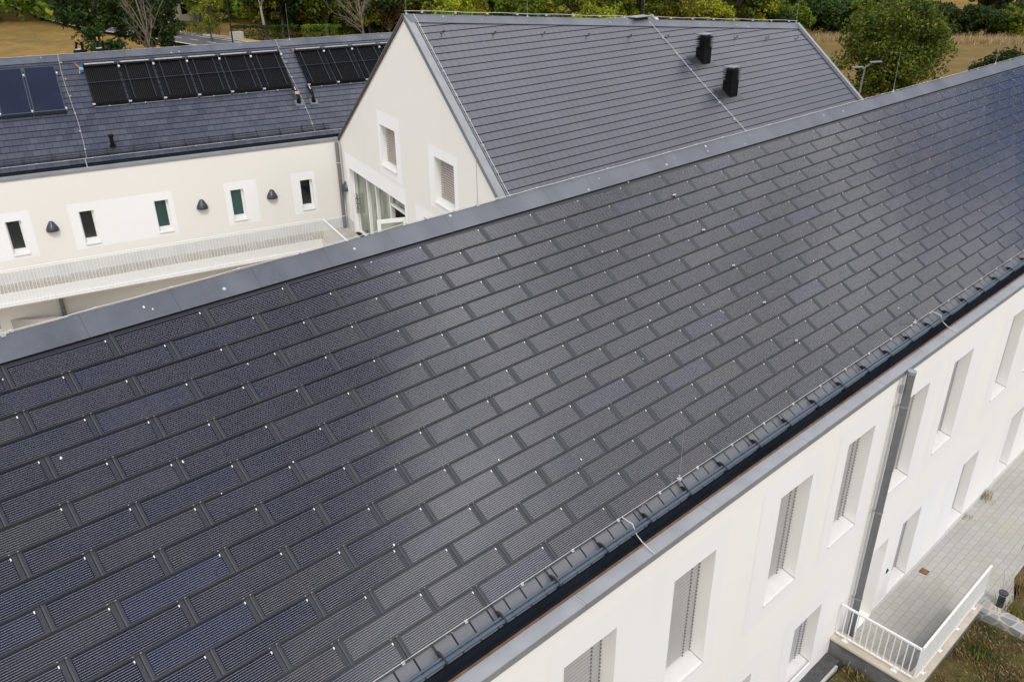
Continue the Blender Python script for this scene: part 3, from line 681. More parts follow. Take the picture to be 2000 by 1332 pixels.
# --- solar collectors on the wing roof
def collector(name, label, u0, u1, s0, s1, tubes, group, n=0):
    th = Thing(name, label, 'solar collector', LP((u0 + u1) / 2, s0, 0), 'L', group)
    if not tubes:
        fr = MB(); h0, h1 = .05, .15
        def bx(mb, a, b, c, d, h0, h1, mat):
            P = [LP(a, c, h0), LP(b, c, h0), LP(b, d, h0), LP(a, d, h0), LP(a, c, h1), LP(b, c, h1), LP(b, d, h1), LP(a, d, h1)]
            for q in ((0, 1, 2, 3), (4, 5, 6, 7), (0, 1, 5, 4), (1, 2, 6, 5), (2, 3, 7, 6), (3, 0, 4, 7)): mb.face([P[k] for k in q], mat)
        for q in ((u0, u1, s0, s0 + .04), (u0, u1, s1 - .04, s1), (u0, u0 + .035, s0 + .04, s1 - .04), (u1 - .035, u1, s0 + .04, s1 - .04)): bx(fr, *q, h0, h1, 'steel_blue')
        th.part('frame', fr); gl = MB(); bx(gl, u0 + .035, u1 - .035, s0 + .04, s1 - .04, h0, h1 - .006, 'collector_glass'); th.part('glass', gl)
        ra = MB(); bx(ra, u0, u1, s0 - .08, s0 - .01, .02, .06, 'steel_black'); bx(ra, u0, u1, s0 + .5, s0 + .54, 0, .045, 'steel_black'); bx(ra, u0, u1, s1 - .5, s1 - .46, 0, .045, 'steel_black'); th.part('rail', ra)
        for ss in (s0 + .02, s1 - .5): cl = MB(); bx(cl, u1 - .01, u1 + .05, ss, ss + .10, .08, .17, 'wire'); th.part('clip', cl)
        return th
    tb = MB(); nt_ = 17
    tb.face([LP(u0, s0, .05), LP(u1, s0, .05), LP(u1, s1, .05), LP(u0, s1, .05)], 'black_metal')
    for i in range(nt_):
        u = u0 + (i + .5) * (u1 - u0) / nt_; tb.tube([LP(u, s0 + .03, .12), LP(u, s1 - .08, .12)], .030, 'black_metal', 8)
    th.part('tubes', tb)
    hd = MB(); P = [LP(u0 - .02, s1 - .09, .06), LP(u1 + .02, s1 - .09, .06), LP(u1 + .02, s1 + .05, .06), LP(u0 - .02, s1 + .05, .06), LP(u0 - .02, s1 - .09, .19), LP(u1 + .02, s1 - .09, .19), LP(u1 + .02, s1 + .03, .19), LP(u0 - .02, s1 + .03, .19)]
    for q in ((0, 1, 2, 3), (4, 5, 6, 7), (0, 1, 5, 4), (1, 2, 6, 5), (2, 3, 7, 6), (3, 0, 4, 7)): hd.face([P[k] for k in q], 'black_metal')
    hd.beam(LP(u0 + .06, s1 + .045, .20), LP(u1 - .10, s1 + .045, .20), .05, .045, 'wire'); th.part('header', hd)
    cr = MB(); sm = (s0 + s1) / 2 + .08; cr.beam(LP(u0 - .02, sm, .165), LP(u1 + .02, sm, .165), .035, .02, 'bar_dark')
    if n % 6:
        for u in (u0 + .22, u1 - .25): cr.beam(LP(u, s0 + .1, .16), LP(u, s1 - .1, .16), .02, .012, 'bar_dark')
    th.part('cross_bar', cr)
    br = MB(); br.beam(LP(u0, s0, .10), LP(u1, s0, .10), .06, .09, 'black_metal'); br.tube([LP(u0, s0 - .12, .05), LP(u1, s0 - .12, .05)], .012, 'wire_grey', 6)
    br.beam(LP(u0 - .06, s0 - .02, .13), LP(u0 + .06, s0 - .02, .13), .06, .06, 'wire'); br.beam(LP(u0 + .55, s0 - .12, .07), LP(u0 + .60, s0 - .12, .07), .04, .04, 'wire'); th.part('bottom_rail', br)
    cp = MB(); cp.tube([LP(u1 + .01, s1 - .17, .14), LP(u1 + .09, s1 - .17, .14)], .055, 'wire', 10); th.part('coupling', cp)
    return th
names = ['leftmost flat blue collector, cut by the picture edge, on the wing roof', 'flat blue collector between the other two flat ones on the wing roof', 'rightmost flat blue collector, beside the thin white wire on the slates']
for (a, b), lb in zip(((-2.66, -1.56), (-1.52, -.42), (-.36, .82)), names): collector('flat_collector', lb, a, b, 2.88, 5.46, False, 'flat blue collectors on the left wing roof')
ordn = ['first', 'second', 'third', 'fourth', 'fifth', 'sixth']
for i in range(6): collector('tube_collector', 'black tube collector, %s from the left in the long row of six' % ordn[i], 1.90 + i * 1.418, 1.90 + i * 1.418 + 1.33, 3.08, 5.31, True, 'black tube collectors on the left wing roof', i)
for i in range(4): collector('tube_collector', 'black tube collector, %s from the left in the short row next to the gable' % ordn[i], 11.06 + i * 1.42, 11.06 + i * 1.42 + 1.33, 3.08, 5.31, True, 'black tube collectors on the left wing roof', i + 1)
def pipes(u, s, label, orange):
    th = Thing('collector_pipe', label, 'pipe', LP(u, s, 0), 'L')
    mb = MB(); mb.tube([LP(u - .06, s + .95, .12), LP(u - .03, s + .6, .22), LP(u, s + .1, .18), LP(u, s + .03, -.02)], .045, 'black_metal', 8); mb.tube([LP(u + .06, s + .85, .12), LP(u + .07, s + .5, .22), LP(u + .04, s + .1, .18)], .03, 'black_metal', 8); mb.tube([LP(u, s + .02, -.02), LP(u, s + .06, .12)], .10, 'black_metal', 12); mb.tube([LP(u - .0, s + .55, .26), LP(u + .0, s + .75, .26)], .02, 'wire', 6); th.part('pipe', mb)
    mb = MB(); P = LP(u, s, .006); mb.face([LP(u - .18, s - .18, .02), LP(u + .18, s - .18, .02), LP(u + .18, s + .2, .02), LP(u - .18, s + .2, .02)], 'zinc_pipe'); th.part('flashing', mb)
    if orange: mb = MB(); mb.box(Vector(LP(u, s + .40, .25)) - Vector((.05, .08, .03)), Vector(LP(u, s + .40, .25)) + Vector((.05, .08, .05)), 'wire'); mb.box(Vector(LP(u, s + .40, .25)) - Vector((.051, .08, .07)), Vector(LP(u, s + .40, .25)) + Vector((.055, .08, -.03)), 'orange_label'); th.part('label_plate', mb)
pipes(10.30, 2.10, 'black pipe bend with an orange and white tag below the long collector row', True)
pipes(10.98, 2.08, 'plain black pipe bend below the left end of the short collector row', False)
def vent(u, s, label, zoff=0.0, hgt=.55):
    th = Thing('air_vent_valve', label, 'valve', LP(u, s, 0), 'L'); b = Vector(LP(u, s, -.05))
    mb = MB(); mb.tube([b + Vector((-.25, -.25, -.3)), b + Vector((-.1, -.08, .12)), b + Vector((0, .0, .45))], .05, 'black_metal', 8); mb.tube([b + Vector((-.25, .3, -.3)), b + Vector((-.1, .2, .12)), b + Vector((0, .17, .45))], .05, 'black_metal', 8); mb.beam(b + Vector((0, -.12, .14)), b + Vector((0, .10, .15)), .04, .04, 'wire'); mb.tube([b + Vector((0, -.2, .05)), b + Vector((0, .35, .08))], .06, 'black_metal', 8); th.part('pipes', mb)
    for y in (0, .17): c = MB(); c.tube([b + Vector((0, y, .44)), b + Vector((0, y, .54)), b + Vector((0, y, .60))], [.03, .036, .02], 'brass', 8); th.part('brass_cap', c)
vent(1.90, 6.34, 'left pair of brass topped black valves just behind the wing ridge')
vent(2.74, 6.34, 'right pair of brass topped black valves just behind the wing ridge')
th = Thing('sensor_fitting', 'copper fitting with a blue cap at the top left corner of the long collector row', 'fitting', LP(1.72, 5.1, 0), 'L')
mb = MB(); mb.tube([LP(1.62, 5.62, .03), LP(1.64, 5.45, .14), LP(1.74, 5.25, .14), LP(1.70, 4.95, .05)], .020, 'brass', 8); th.part('fitting', mb)
mb = MB(); mb.tube([LP(1.80, 5.10, .06), LP(1.80, 5.10, .20)], .085, 'blue_box', 12); th.part('blue_cap', mb)
mb = MB(); mb.tube([LP(10.98, 5.62, .02), LP(11.0, 5.42, .16), LP(11.04, 5.30, .16)], .022, 'brass', 8); single('copper_elbow', mb, 'small copper pipe elbow at the top left corner of the short collector row', 'pipe', LP(11.0, 5.4, 0), 'L')

# --- wall lamps
def wall_lamp(pos, axis, label):
    th = Thing('wall_lamp', label, 'wall lamp', pos, 'L', 'dark dome lamps on the pale walls')
    mb = MB(); n = 14; rings = []
    for i in range(8):
        t = i / 7; z = .20 - .40 * t; w = .055 + .185 * math.sin(min(1, t * 1.02) * math.pi / 2) ** 1.1; d = .04 + .20 * math.sin(t * math.pi / 2)
        rings.append([(math.cos(math.pi * k / n) * w, math.sin(math.pi * k / n) * d, z) for k in range(n + 1)])
    def tr(p):
        a, b, z = p; o = Vector(pos)
        return o + (Vector((b, a, z)) if axis == 'v' else Vector((a, -b, z)))
    for i in range(7):
        for k in range(n): mb.face([tr(rings[i][k]), tr(rings[i][k + 1]), tr(rings[i + 1][k + 1]), tr(rings[i + 1][k])], 'lamp_anthracite')
    mb.face([tr(p) for p in rings[0]], 'lamp_anthracite'); mb.face([tr(p) for p in rings[-1]], 'glass_dark'); th.part('shade', mb, smooth=False)
    mb = MB(); c = [tr((-.10, .0, -.16)), tr((.10, .0, .14))]; mb.box((min(c[0][0], c[1][0]) - .0, min(c[0][1], c[1][1]), min(c[0][2], c[1][2])), (max(c[0][0], c[1][0]) + .02, max(c[0][1], c[1][1]) + .02, max(c[0][2], c[1][2])), 'steel_black'); th.part('wall_plate', mb)
wall_lamp((VL, -.74, -10.42), 'v', 'dark dome wall lamp between the two leftmost dark windows')
wall_lamp((VL, 5.03, -10.42), 'v', 'dark dome wall lamp between the two green glazed windows')
wall_lamp((VL, 8.03, -10.42), 'v', 'dark dome wall lamp left of the small window nearest the downpipe')
wall_lamp((-36.05, 11.347, -10.45), 'u', 'dark dome wall lamp seen from the side, right beside the corner downpipe')

# ================================================================== terrace
mb = MB(); mb.box((VL + .0, LA, -13.0), (-35.28, 9.72, -12.50), 'house_white'); mb.box((VL, 9.72, -13.0), (-28.2, 11.347, -12.50), 'house_white')
mb.face([(VL, LA, -12.496), (-35.30, LA, -12.496), (-35.30, 11.347, -12.496), (VL, 11.347, -12.496)], 'terrace_paving'); mb.face([(-35.30, 9.74, -12.496), (-28.2, 9.74, -12.496), (-28.2, 11.347, -12.496), (-35.30, 11.347, -12.496)], 'terrace_paving')
single('terrace', mb, 'narrow paved walkway running along the wall of the left wing', 'terrace', (-35.8, 3.0, -13.0), 'L')
def balustrade(label, p, q, ztop, zbot, step, gap_rail, frame, group, first_n=100, wide=.05):
    p, q = Vector((*p, 0)), Vector((*q, 0)); L = (q - p).length; d = (q - p) / L
    th = Thing('railing', label, 'railing', (p.x, p.y, zbot), frame, group)
    z = lambda o, zz: (o.x, o.y, zz)
    mb = MB(); mb.beam(z(p, ztop), z(q, ztop), wide, .035, 'white_metal'); th.part('top_rail', mb)
    mb = MB(); mb.beam(z(p, zbot + gap_rail), z(q, zbot + gap_rail), .03, .035, 'white_metal'); th.part('bottom_rail', mb)
    n = int(L / step); rest = MB()
    for i in range(n + 1):
        o = p + d * (i * L / n); c = MB() if i < first_n else rest
        c.beam(z(o, zbot + gap_rail), z(o, ztop - .015), .014, .014, 'white_metal', tuple(d))
        if i < first_n: th.part('baluster', c)
    if rest.f: th.part('balusters', rest, kind='stuff')
    return th
t1 = balustrade('long white railing with thin bars along the walkway edge', (-35.15, 9.75), (-35.15, LA), -11.5, -13.0, .125, .06, 'L', None)
mb = MB(); mb.box((-35.29, LA, -13.02), (-35.20, 9.80, -12.86), 'white_metal'); t1.part('fascia', mb)
mb = MB(); mb.box((-35.29, LA, -12.86), (-35.275, 9.72, -12.46), 'white_metal'); t1.part('fascia_sheet', mb)
t2 = balustrade('short white railing running from the walkway corner towards the solar roof', (-35.10, 9.80), (-28.2, 9.80), -11.5, -13.0, .125, .06, 'L', None, wide=.07)
# grey low wall and court behind the long house
mb = MB(); A, B = Vector((-37.4, -4.6, 0)), Vector((-34.6, .7, 0)); mb.beam(A + Vector((0, 0, -14.45)), B + Vector((0, 0, -14.45)), .25, .9, 'plinth_grey'); single('low_wall', mb, 'low grey concrete wall below the walkway at the left picture edge', 'wall', (-36.0, -2.0, -14.9), 'L')

# ================================================================== gable house in the middle
UG = 11.347
APEX = (-27.79, UG, -2.57)
apM = Vector(L2M(APEX)); farM = Vector((-22.13, 39.05, -4.22))
gable = Thing('gable_house', 'white gable house in the middle with a steep grey slate roof', 'house', (-20.0, 26.0, -15.0), 'M')
# right slope plane: courses along u (M frame)
ev = -16.55; nR = Vector((math.sin(R(35.79)), 0, math.cos(R(35.79))))
TR = math.tan(R(35.79)); CR, SRr = math.cos(R(35.79)), math.sin(R(35.79))
ez = apM.z - (ev - apM.x) * TR
def GP(u, s, h=0.0): return (ev - s * CR + h * SRr, u, ez + s * SRr + h * CR)
def s_of(v): return (ev - v) / CR
near_e = None
# near verge : gable plane (L u = UG) cut with the slope; solve point at v = ev
# in L frame u = v*sin + u*cos  -> u_M = (UG - v*sin(DELTA)) / cos(DELTA)
def u_gable(v): return (UG - v * math.sin(DELTA)) / math.cos(DELTA)
fe = (farM.y + (ev - farM.x) * (38.38 - 39.05) / (-17.94 + 22.13))
poly = [(u_gable(ev), 0), (fe, 0), (farM.y, s_of(farM.x)), (u_gable(apM.x), s_of(apM.x))]
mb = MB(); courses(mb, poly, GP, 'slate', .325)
# left slope down to the valley with the wing
lf = Vector(L2M((LE + .38, UG, -8.36))); lfar = Vector(L2M((LE + .38, 32.0, -8.36)))
mb.face([tuple(apM), tuple(farM), tuple(lfar), tuple(lf)], 'slate', [(0, .1)] * 4)
groof = gable.part('roof', mb)
mb = MB(); nrm = Vector((SRr, 0, CR))
dcap = Vector((0.33, -.30, -.30))
a0, a1 = apM + nrm * .05 + Vector((-.02, 0, .02)), farM + nrm * .05 + Vector((-.02, 0, .02)); sl = Vector((CR, 0, -SRr))
b0, b1 = a0 + sl * .40 + Vector((0, .02, 0)) - nrm * .02, a1 + sl * .40 - nrm * .02
la, lb_ = (lf - apM).normalized() * .4, (lfar - farM).normalized() * .4
for q in ([a0, a1, b1, b0], [a0, a1, a1 + lb_, a0 + la]): mb.face([tuple(p) for p in q], 'ridge_slate', [(0, 0), (21, 0), (21, 1), (0, 1)])
mb.face([tuple(b0), tuple(b1), tuple(b1 - nrm * .04), tuple(b0 - nrm * .04)], 'tile_edge'); gable.part('ridge_cap', mb, groof)
# verges
vn0, vn1 = Vector(GP(u_gable(apM.x), s_of(apM.x), .03)), Vector(GP(u_gable(ev), 0, .03))
mb = MB(); off = Vector(L2M((0, -.02, 0)));
dv = (vn1 - vn0).normalized(); sd_ = Vector((0, 1, 0))
mb.face([tuple(vn0), tuple(vn0 + sd_ * .24), tuple(vn1 + sd_ * .24), tuple(vn1)], 'zinc_light'); mb.face([tuple(vn0 + Vector(L2M((0, -.05, 0)))), tuple(vn0), tuple(vn1), tuple(vn1 + Vector(L2M((0, -.05, 0))))], 'zinc_light')
mb.face([tuple(vn0 + Vector(L2M((0, -.05, 0)))), tuple(vn1 + Vector(L2M((0, -.05, 0)))), tuple(vn1 + Vector(L2M((0, -.05, 0))) - Vector((0, 0, .20))), tuple(vn0 + Vector(L2M((0, -.05, 0))) - Vector((0, 0, .20)))], 'zinc_pipe')
mb.beam(vn0 + Vector((0, .28, .005)), vn1 + Vector((0, .28, .005)), .035, .03, 'zinc_pipe')
gable.part('verge', mb, groof)
mb = MB(); l0 = Vector(L2M((APEX[0], UG - .05, APEX[2] + .03))); l1 = lf + Vector(L2M((0, -.05, .03))); l1 = Vector(L2M((VL + .02, UG - .05, -8.36)))
mb.face([tuple(l0), tuple(l1), tuple(l1 - Vector((0, 0, .12))), tuple(l0 - Vector((0, 0, .12)))], 'verge_brown'); mb.beam(l0 + Vector((0, .1, .02)), l1 + Vector((0, .1, .02)), .22, .03, 'zinc_pipe'); gable.part('verge', mb, groof)
f0, f1 = Vector(GP(farM.y, s_of(farM.x), .04)), Vector(GP(fe, 0, .04))
mb = MB(); mb.beam(f0, f1, .16, .10, 'zinc_light'); mb.beam(f0 + Vector((0, -.22, .0)), f1 + Vector((0, -.22, .0)), .04, .05, 'zinc_pipe'); gable.part('verge', mb, groof)
# walls
def PG(a, z, dep): return L2M((a, UG + dep, z))
vR = M2L((ev, u_gable(ev), 0))[0]
door = (-35.40, -28.95, -12.496, -9.47); w1 = (-31.02, -29.50, -8.32, -6.76); w2 = (-25.92, -24.36, -8.50, -6.94); w3 = (-27.13, -25.55, -11.0, -9.43)
mb = MB(); hs_ = [rect(*q) for q in (w1, w2, w3)]
wall(mb, [(VL, -17.2), (-35.40, -17.2), (-35.40, -9.47), (-28.95, -9.47), (-28.95, -17.2), (vR, -17.2), (vR, ez - .06), (-27.79, -2.63), (VL, -8.42)], hs_, PG, 'plaster_warm', .3)
for a, b in (((-35.40, -12.5), (-35.40, -9.47)), ((-35.40, -9.47), (-28.95, -9.47)), ((-28.95, -9.47), (-28.95, -12.5))): mb.face([PG(*a, 0), PG(*b, 0), PG(*b, .35), PG(*a, .35)], 'plaster_reveal')
E1 = Vector((ev, u_gable(ev), 0)); E2 = Vector((ev, fe, 0)); E3 = Vector((farM.x, farM.y, 0)); E4 = Vector((lfar.x, lfar.y, 0))
Z0 = Vector((0, 0, -17.2)); Zt = Vector((0, 0, ez - .08))
mb.face([tuple(E1 + Z0), tuple(E2 + Z0), tuple(E2 + Zt), tuple(E1 + Zt)], 'plaster_warm')
mb.face([tuple(E2 + Z0), tuple(E3 + Z0), tuple(E3 + Vector((0, 0, -4.4))), tuple(E2 + Zt)], 'plaster_warm'); mb.face([tuple(E3 + Z0), tuple(E4 + Z0), tuple(E4 + Vector((0, 0, -8.5))), tuple(E3 + Vector((0, 0, -4.4)))], 'plaster_warm')
gable.part('wall', mb)
for r_, hl in (((-31.30, -28.98, -8.72, -6.22), w1), ((-26.42, -24.05, -8.78, -6.58), w2), ((-27.88, -25.1, -11.3, -9.08), w3)):
    mb = MB(); ring(mb, r_, [hl], PG, 'plaster_white'); gable.part('window_surround', mb)
mb = MB()
def plate(a0, a1, z0, z1): mb.face([PG(a0, z0, -.005), PG(a1, z0, -.005), PG(a1, z1, -.005), PG(a0, z1, -.005)], 'plaster_white')
plate(-35.85, -35.40, -12.05, -8.82); plate(-35.40, -28.68, -9.47, -8.82); plate(-28.95, -28.68, -12.4, -9.47); gable.part('door_surround', mb)
mb = MB(); mb.box((VL + .04, UG - .015, -12.50), (-35.402, UG + .02, -11.98), 'plinth_panel', L2M); gable.part('plinth', mb)
for q in (w1, w2, w3):
    a, b, z0, z1 = q; D = .24; f = MB()
    f.face([PG(a, z0, D + .045), PG(b, z0, D + .045), PG(b, z1, D + .045), PG(a, z1, D + .045)], 'blind_gap')
    for bx in ((a, a + .05, z0, z1), (b - .05, b, z0, z1), (a + .05, b - .05, z1 - .05, z1), (a + .05, b - .05, z0, z0 + .12)): f.box((bx[0], UG + D, bx[2]), (bx[1], UG + D + .05, bx[3]), 'white_frame', L2M)
    w = gable.part('window', f); bl = MB(); n = int((z1 - z0) / .085)
    for k in range(n):
        z = z0 + .10 + k * .085; bl.face([PG(a + .02, z, D - .03), PG(b - .02, z, D - .03), PG(b - .02, z + .046, D - .0), PG(a + .02, z + .046, D - .0)], 'blind_dark')
    gable.part('blind', bl, w); s = MB(); s.face([PG(a, z0 + .08, D), PG(b, z0 + .08, D), PG(b, z0 - .03, -.06), PG(a, z0 - .03, -.06)], 'sill_metal'); s.face([PG(a, z0 - .03, -.06), PG(b, z0 - .03, -.06), PG(b, z0 - .06, -.06), PG(a, z0 - .06, -.06)], 'sill_metal'); gable.part('sill', s, w)
# glazed entrance
gl = MB(); gl.box((-35.40, UG + .30, -12.496), (-31.10, UG + .32, -9.62), 'glass_door', L2M); gl.box((-31.05, UG + .30, -9.95), (-28.98, UG + .32, -9.62), 'glass_door', L2M)
gl.box((-31.0, UG + .8, -12.49), (-29.0, UG + .82, -9.95), 'brown_door', L2M)
ent = gable.part('entrance', gl)
for a in (-35.36, -33.72, -32.62, -31.02, -29.02):
    c = MB(); c.box((a - .06, UG + .18, -12.496), (a + .06, UG + .36, -9.60), 'white_frame', L2M); gable.part('mullion', c, ent)
for a in (-34.9, -33.35, -32.25):
    c = MB(); c.box((a - .035, UG + .40, -12.49), (a + .035, UG + .50, -9.70), 'rail_guide', L2M); c.box((a - .30, UG + .326, -12.49), (a - .12, UG + .334, -9.62), 'interior', L2M); gable.part('curtain_fold', c, ent)
c = MB(); c.box((-31.0, UG + .20, -10.06), (-29.0, UG + .36, -9.95), 'white_frame', L2M); c.box((-35.36, UG + .26, -9.62), (-29.0, UG + .36, -9.50), 'rail_guide', L2M); c.box((-35.36, UG + .2, -12.496), (-31.0, UG + .34, -12.42), 'white_frame', L2M); gable.part('transom', c, ent)
c = MB()
for i, (a, b) in enumerate(((-35.3, -34.9), (-34.6, -34.3), (-34.0, -33.5), (-32.9, -32.5), (-32.2, -31.95), (-31.3, -30.9))): c.box((a, UG + .24, -9.64), (b, UG + .262, -9.50), 'steel_black', L2M)
gable.part('blind_box', c, ent)
th = MB(); dl = lambda t: (-29.12 - t * .20, UG + .10 - t * 1.05)   # open leaf swings out towards the camera
def leafbox(mb, t0, t1, z0, z1, mat, w=.03):
    (a0, b0), (a1, b1) = dl(t0), dl(t1); mb.beam(L2M((a0, b0, (z0 + z1) / 2)), L2M((a1, b1, (z0 + z1) / 2)), w, z1 - z0, mat)
leafbox(th, 0, 1.08, -10.18, -10.02, 'white_frame', .06); leafbox(th, 0, 1.08, -12.46, -12.26, 'white_frame', .06); leafbox(th, 0, .13, -12.26, -10.18, 'white_frame', .06); leafbox(th, .95, 1.08, -12.26, -10.18, 'white_frame', .06)
leafd = gable.part('door', th); c = MB(); leafbox(c, .13, .95, -12.26, -10.18, 'glass_door', .012); gable.part('pane', c, leafd)
# wire ornament hanging by the entrance
c = MB()
for k in range(4):
    for j in range(3):
        cx = -35.20 + .05 * j; cz = -10.75 - k * .22; c.tube([L2M((cx + .12 * math.cos(t * .7), UG + .12 + .04 * j, cz + .12 * math.sin(t * .7))) for t in range(10)], .008, 'steel_black', 4, False)
c.tube([L2M((-35.2, UG + .14, -9.5)), L2M((-35.19, UG + .14, -10.1)), L2M((-35.2, UG + .14, -11.5))], .008, 'steel_black', 4)
single('wire_ornament', c, 'black wire rings hanging in front of the left glass pane', 'ornament', L2M((-35.2, UG + .14, -11.6)), 'M')
# chimneys on the right slope
def chimney(bu, bv, zb, zj, zt):
    mb = MB(); w = .50; t = .42
    x0, x1, y0, y1 = bv - t, bv, bu, bu + w
    zu = zb + t * TR
    vs = [(x1, y0, zb - .03), (x1, y1, zb - .03), (x0, y1, zu - .03), (x0, y0, zu - .03), (x1, y0, zj), (x1, y1, zj), (x0, y1, zj), (x0, y0, zj)]
    for q in ((4, 5, 6, 7), (0, 1, 5, 4), (1, 2, 6, 5), (2, 3, 7, 6), (3, 0, 4, 7)): mb.face([vs[k] for k in q], 'black_metal')
    c = gable.part('chimney', mb, groof)
    n = 7; lo = MB(); lo.box((x0 + .09, y0 + .09, zj), (x1 - .09, y1 - .09, zt - .02), 'black_metal')
    for k in range(n):
        z = zj + .02 + k * (zt - zj - .05) / n; e = .07
        P = [(x0 - e, y0 - e, z), (x1 + e, y0 - e, z), (x1 + e, y1 + e, z), (x0 - e, y1 + e, z)]; Q = [(x0 + .09, y0 + .09, z + .045), (x1 - .09, y0 + .09, z + .045), (x1 - .09, y1 - .09, z + .045), (x0 + .09, y1 - .09, z + .045)]
        for i in range(4): lo.face([P[i], P[(i + 1) % 4], Q[(i + 1) % 4], Q[i]], 'louvre_metal')
        lo.face(P, 'black_metal')
    lo.box((x0 - .05, y0 - .05, zt - .02), (x1 + .05, y1 + .05, zt + .02), 'zinc_pipe')
    gable.part('louvre', lo, groof)
    fl = MB(); su = s_of(bv); P = [GP(bu - .55, su - .18, .02), GP(bu + w + .28, su - .18, .02), GP(bu + w + .28, su + t / CR + .12, .02), GP(bu - .55, su + t / CR + .12, .02)]
    fl.face(P, 'ridge_slate'); gable.part('flashing', fl, groof)
chimney(29.88, -20.93, -5.12, -4.43, -3.90); chimney(29.74, -19.38, -6.20, -5.56, -5.02)
# hooks below the ridge
for (u, v) in ((18.34, -23.58), (20.48, -23.35), (22.69, -23.11), (24.79, -22.83), (26.98, -22.56), (29.11, -22.34), (33.44, -21.87), (35.6, -21.62), (37.77, -21.38)):
    s = s_of(v); mb = MB(); mb.tube([GP(u, s + .10, .01), GP(u, s, .02), GP(u, s - .06, .12), GP(u + .05, s - .01, .17), GP(u + .05, s + .05, .08)], .014, 'steel_black', 5); gable.part('roof_hook', mb, groof)
# wires on the gable house roof
def wirerun(th, pts, parent, rad=.010, clamps=0):
    mb = MB(); mb.tube(pts, rad, 'wire', 5); w = th.part('lightning_conductor', mb, parent)
    a, b = Vector(pts[0]), Vector(pts[-1])
    for i in range(clamps): p = a.lerp(b, (i + .5) / clamps); c = MB(); c.box(p - Vector((.03, .03, .05)), p + Vector((.03, .03, .02)), 'wire'); th.part('clamp', c, w)
    return w
su0 = s_of(-23.25); g1 = wirerun(gable, [GP(28.88 + .04 * math.sin(i * 1.3), su0 + .3 - i * (su0 + .2) / 8, .045) for i in range(9)], None, clamps=9)
v0 = [Vector(GP(u_gable(GP(0, s_of(apM.x) * (1 - i / 8))[0]) + .36, s_of(apM.x) * (1 - i / 8), .05)) for i in range(9)]
g2 = wirerun(gable, v0, None, clamps=9)
pr_ = [a0.lerp(a1, i / 16) + Vector((0, 0, .10 + (.01 if i % 2 else -.01))) for i in range(17)]
g3 = wirerun(gable, pr_, None, .012, clamps=16)
for t, hh in ((.003, 1.4), (.55, 0), (.24, 1.2), (.995, 1.35)):
    if hh: rod(gable, a0.lerp(a1, t), hh, g3)
mb = MB(); p = a0.lerp(a1, .515); mb.box(p + Vector((-.5, -.55, .08)), p + Vector((.12, .55, .11)), 'zinc_pipe'); mb.box(p + Vector((-.4, -.4, -.2)), p + Vector((.0, .4, .08)), 'black_metal'); gable.part('roof_cap', mb, groof)

# ================================================================== near ground, path, railing
mb = MB()
mb.face([(VW, 15.9, -16.3), (-3.75, 15.9, -16.3), (-3.75, 19.6, -16.3), (VW, 19.6, -16.3)], 'paving')
mb.face([(VW, 19.6, -16.3), (-3.2, 19.6, -16.3), (-3.3, 21.2, -16.3), (-3.62, 22.2, -16.3), (-3.66, 60, -16.3), (VW, 60, -16.3)], 'paving')
single('path', mb, None, None, (-4.7, 25.0, -16.3), kind='structure')
def sheet(name, x0, x1, y0, y1, nx, ny, zf, mat, kind='structure', org=None):
    mb = MB(); mb.mat(mat)
    for j in range(ny + 1):
        for i in range(nx + 1):
            X, Y = x0 + (x1 - x0) * i / nx, y0 + (y1 - y0) * j / ny; mb.v.append((X, Y, zf(X, Y)))
    for j in range(ny):
        for i in range(nx):
            a = j * (nx + 1) + i; mb.f.append((a, a + 1, a + nx + 2, a + nx + 1)); mb.mi.append(0); mb.uv.append([(0., 0.)] * 4); mb.var.append((0., 0.))
    return single(name, mb, None, None, org or ((x0 + x1) / 2, (y0 + y1) / 2, zf((x0 + x1) / 2, (y0 + y1) / 2)), kind=kind, smooth=True)
rg = random.Random(3)
def bumpy(x, y): return .05 * math.sin(x * 2.1 + y * 1.3) + .04 * math.sin(x * 4.3 - y * 3.1) + .03 * math.sin(y * 5.2)
sheet('lawn', -5.22, 12, -6, 15.56, 60, 60, lambda x, y: -15.93 + bumpy(x, y) * .6, 'lawn_ground')
sheet('lawn', -3.62, 12, 15.56, 19.28, 50, 14, lambda x, y: -15.80 + .12 * min(1, (x + 3.62) / 1.5) + bumpy(x, y), 'lawn_ground')
sheet('lawn', -3.3, 12, 19.72, 60, 50, 80, lambda x, y: -16.36 + .25 * min(1, max(0, (x + 3.6) / 1.5)) + bumpy(x, y) * .7, 'lawn_ground')
sheet('lawn', -3.64, -3.3, 22.0, 60, 3, 60, lambda x, y: -16.36 + .25 * min(1, max(0, (x + 3.6) / 1.5)) + bumpy(x, y) * .7, 'lawn_ground')
sheet('gravel_strip', VW, -5.34, -6, 15.50, 4, 60, lambda x, y: -15.88 + .01 * math.sin(y * 9), 'gravel')
mb = MB()
for k in range(22): mb.box((-5.34, 15.30 - (k + 1) * .97, -16.1), (-5.28, 15.30 - k * .97 - .01, -15.86), 'plinth_grey')
single('kerb', mb, None, None, (-5.32, 10, -15.9), kind='structure')
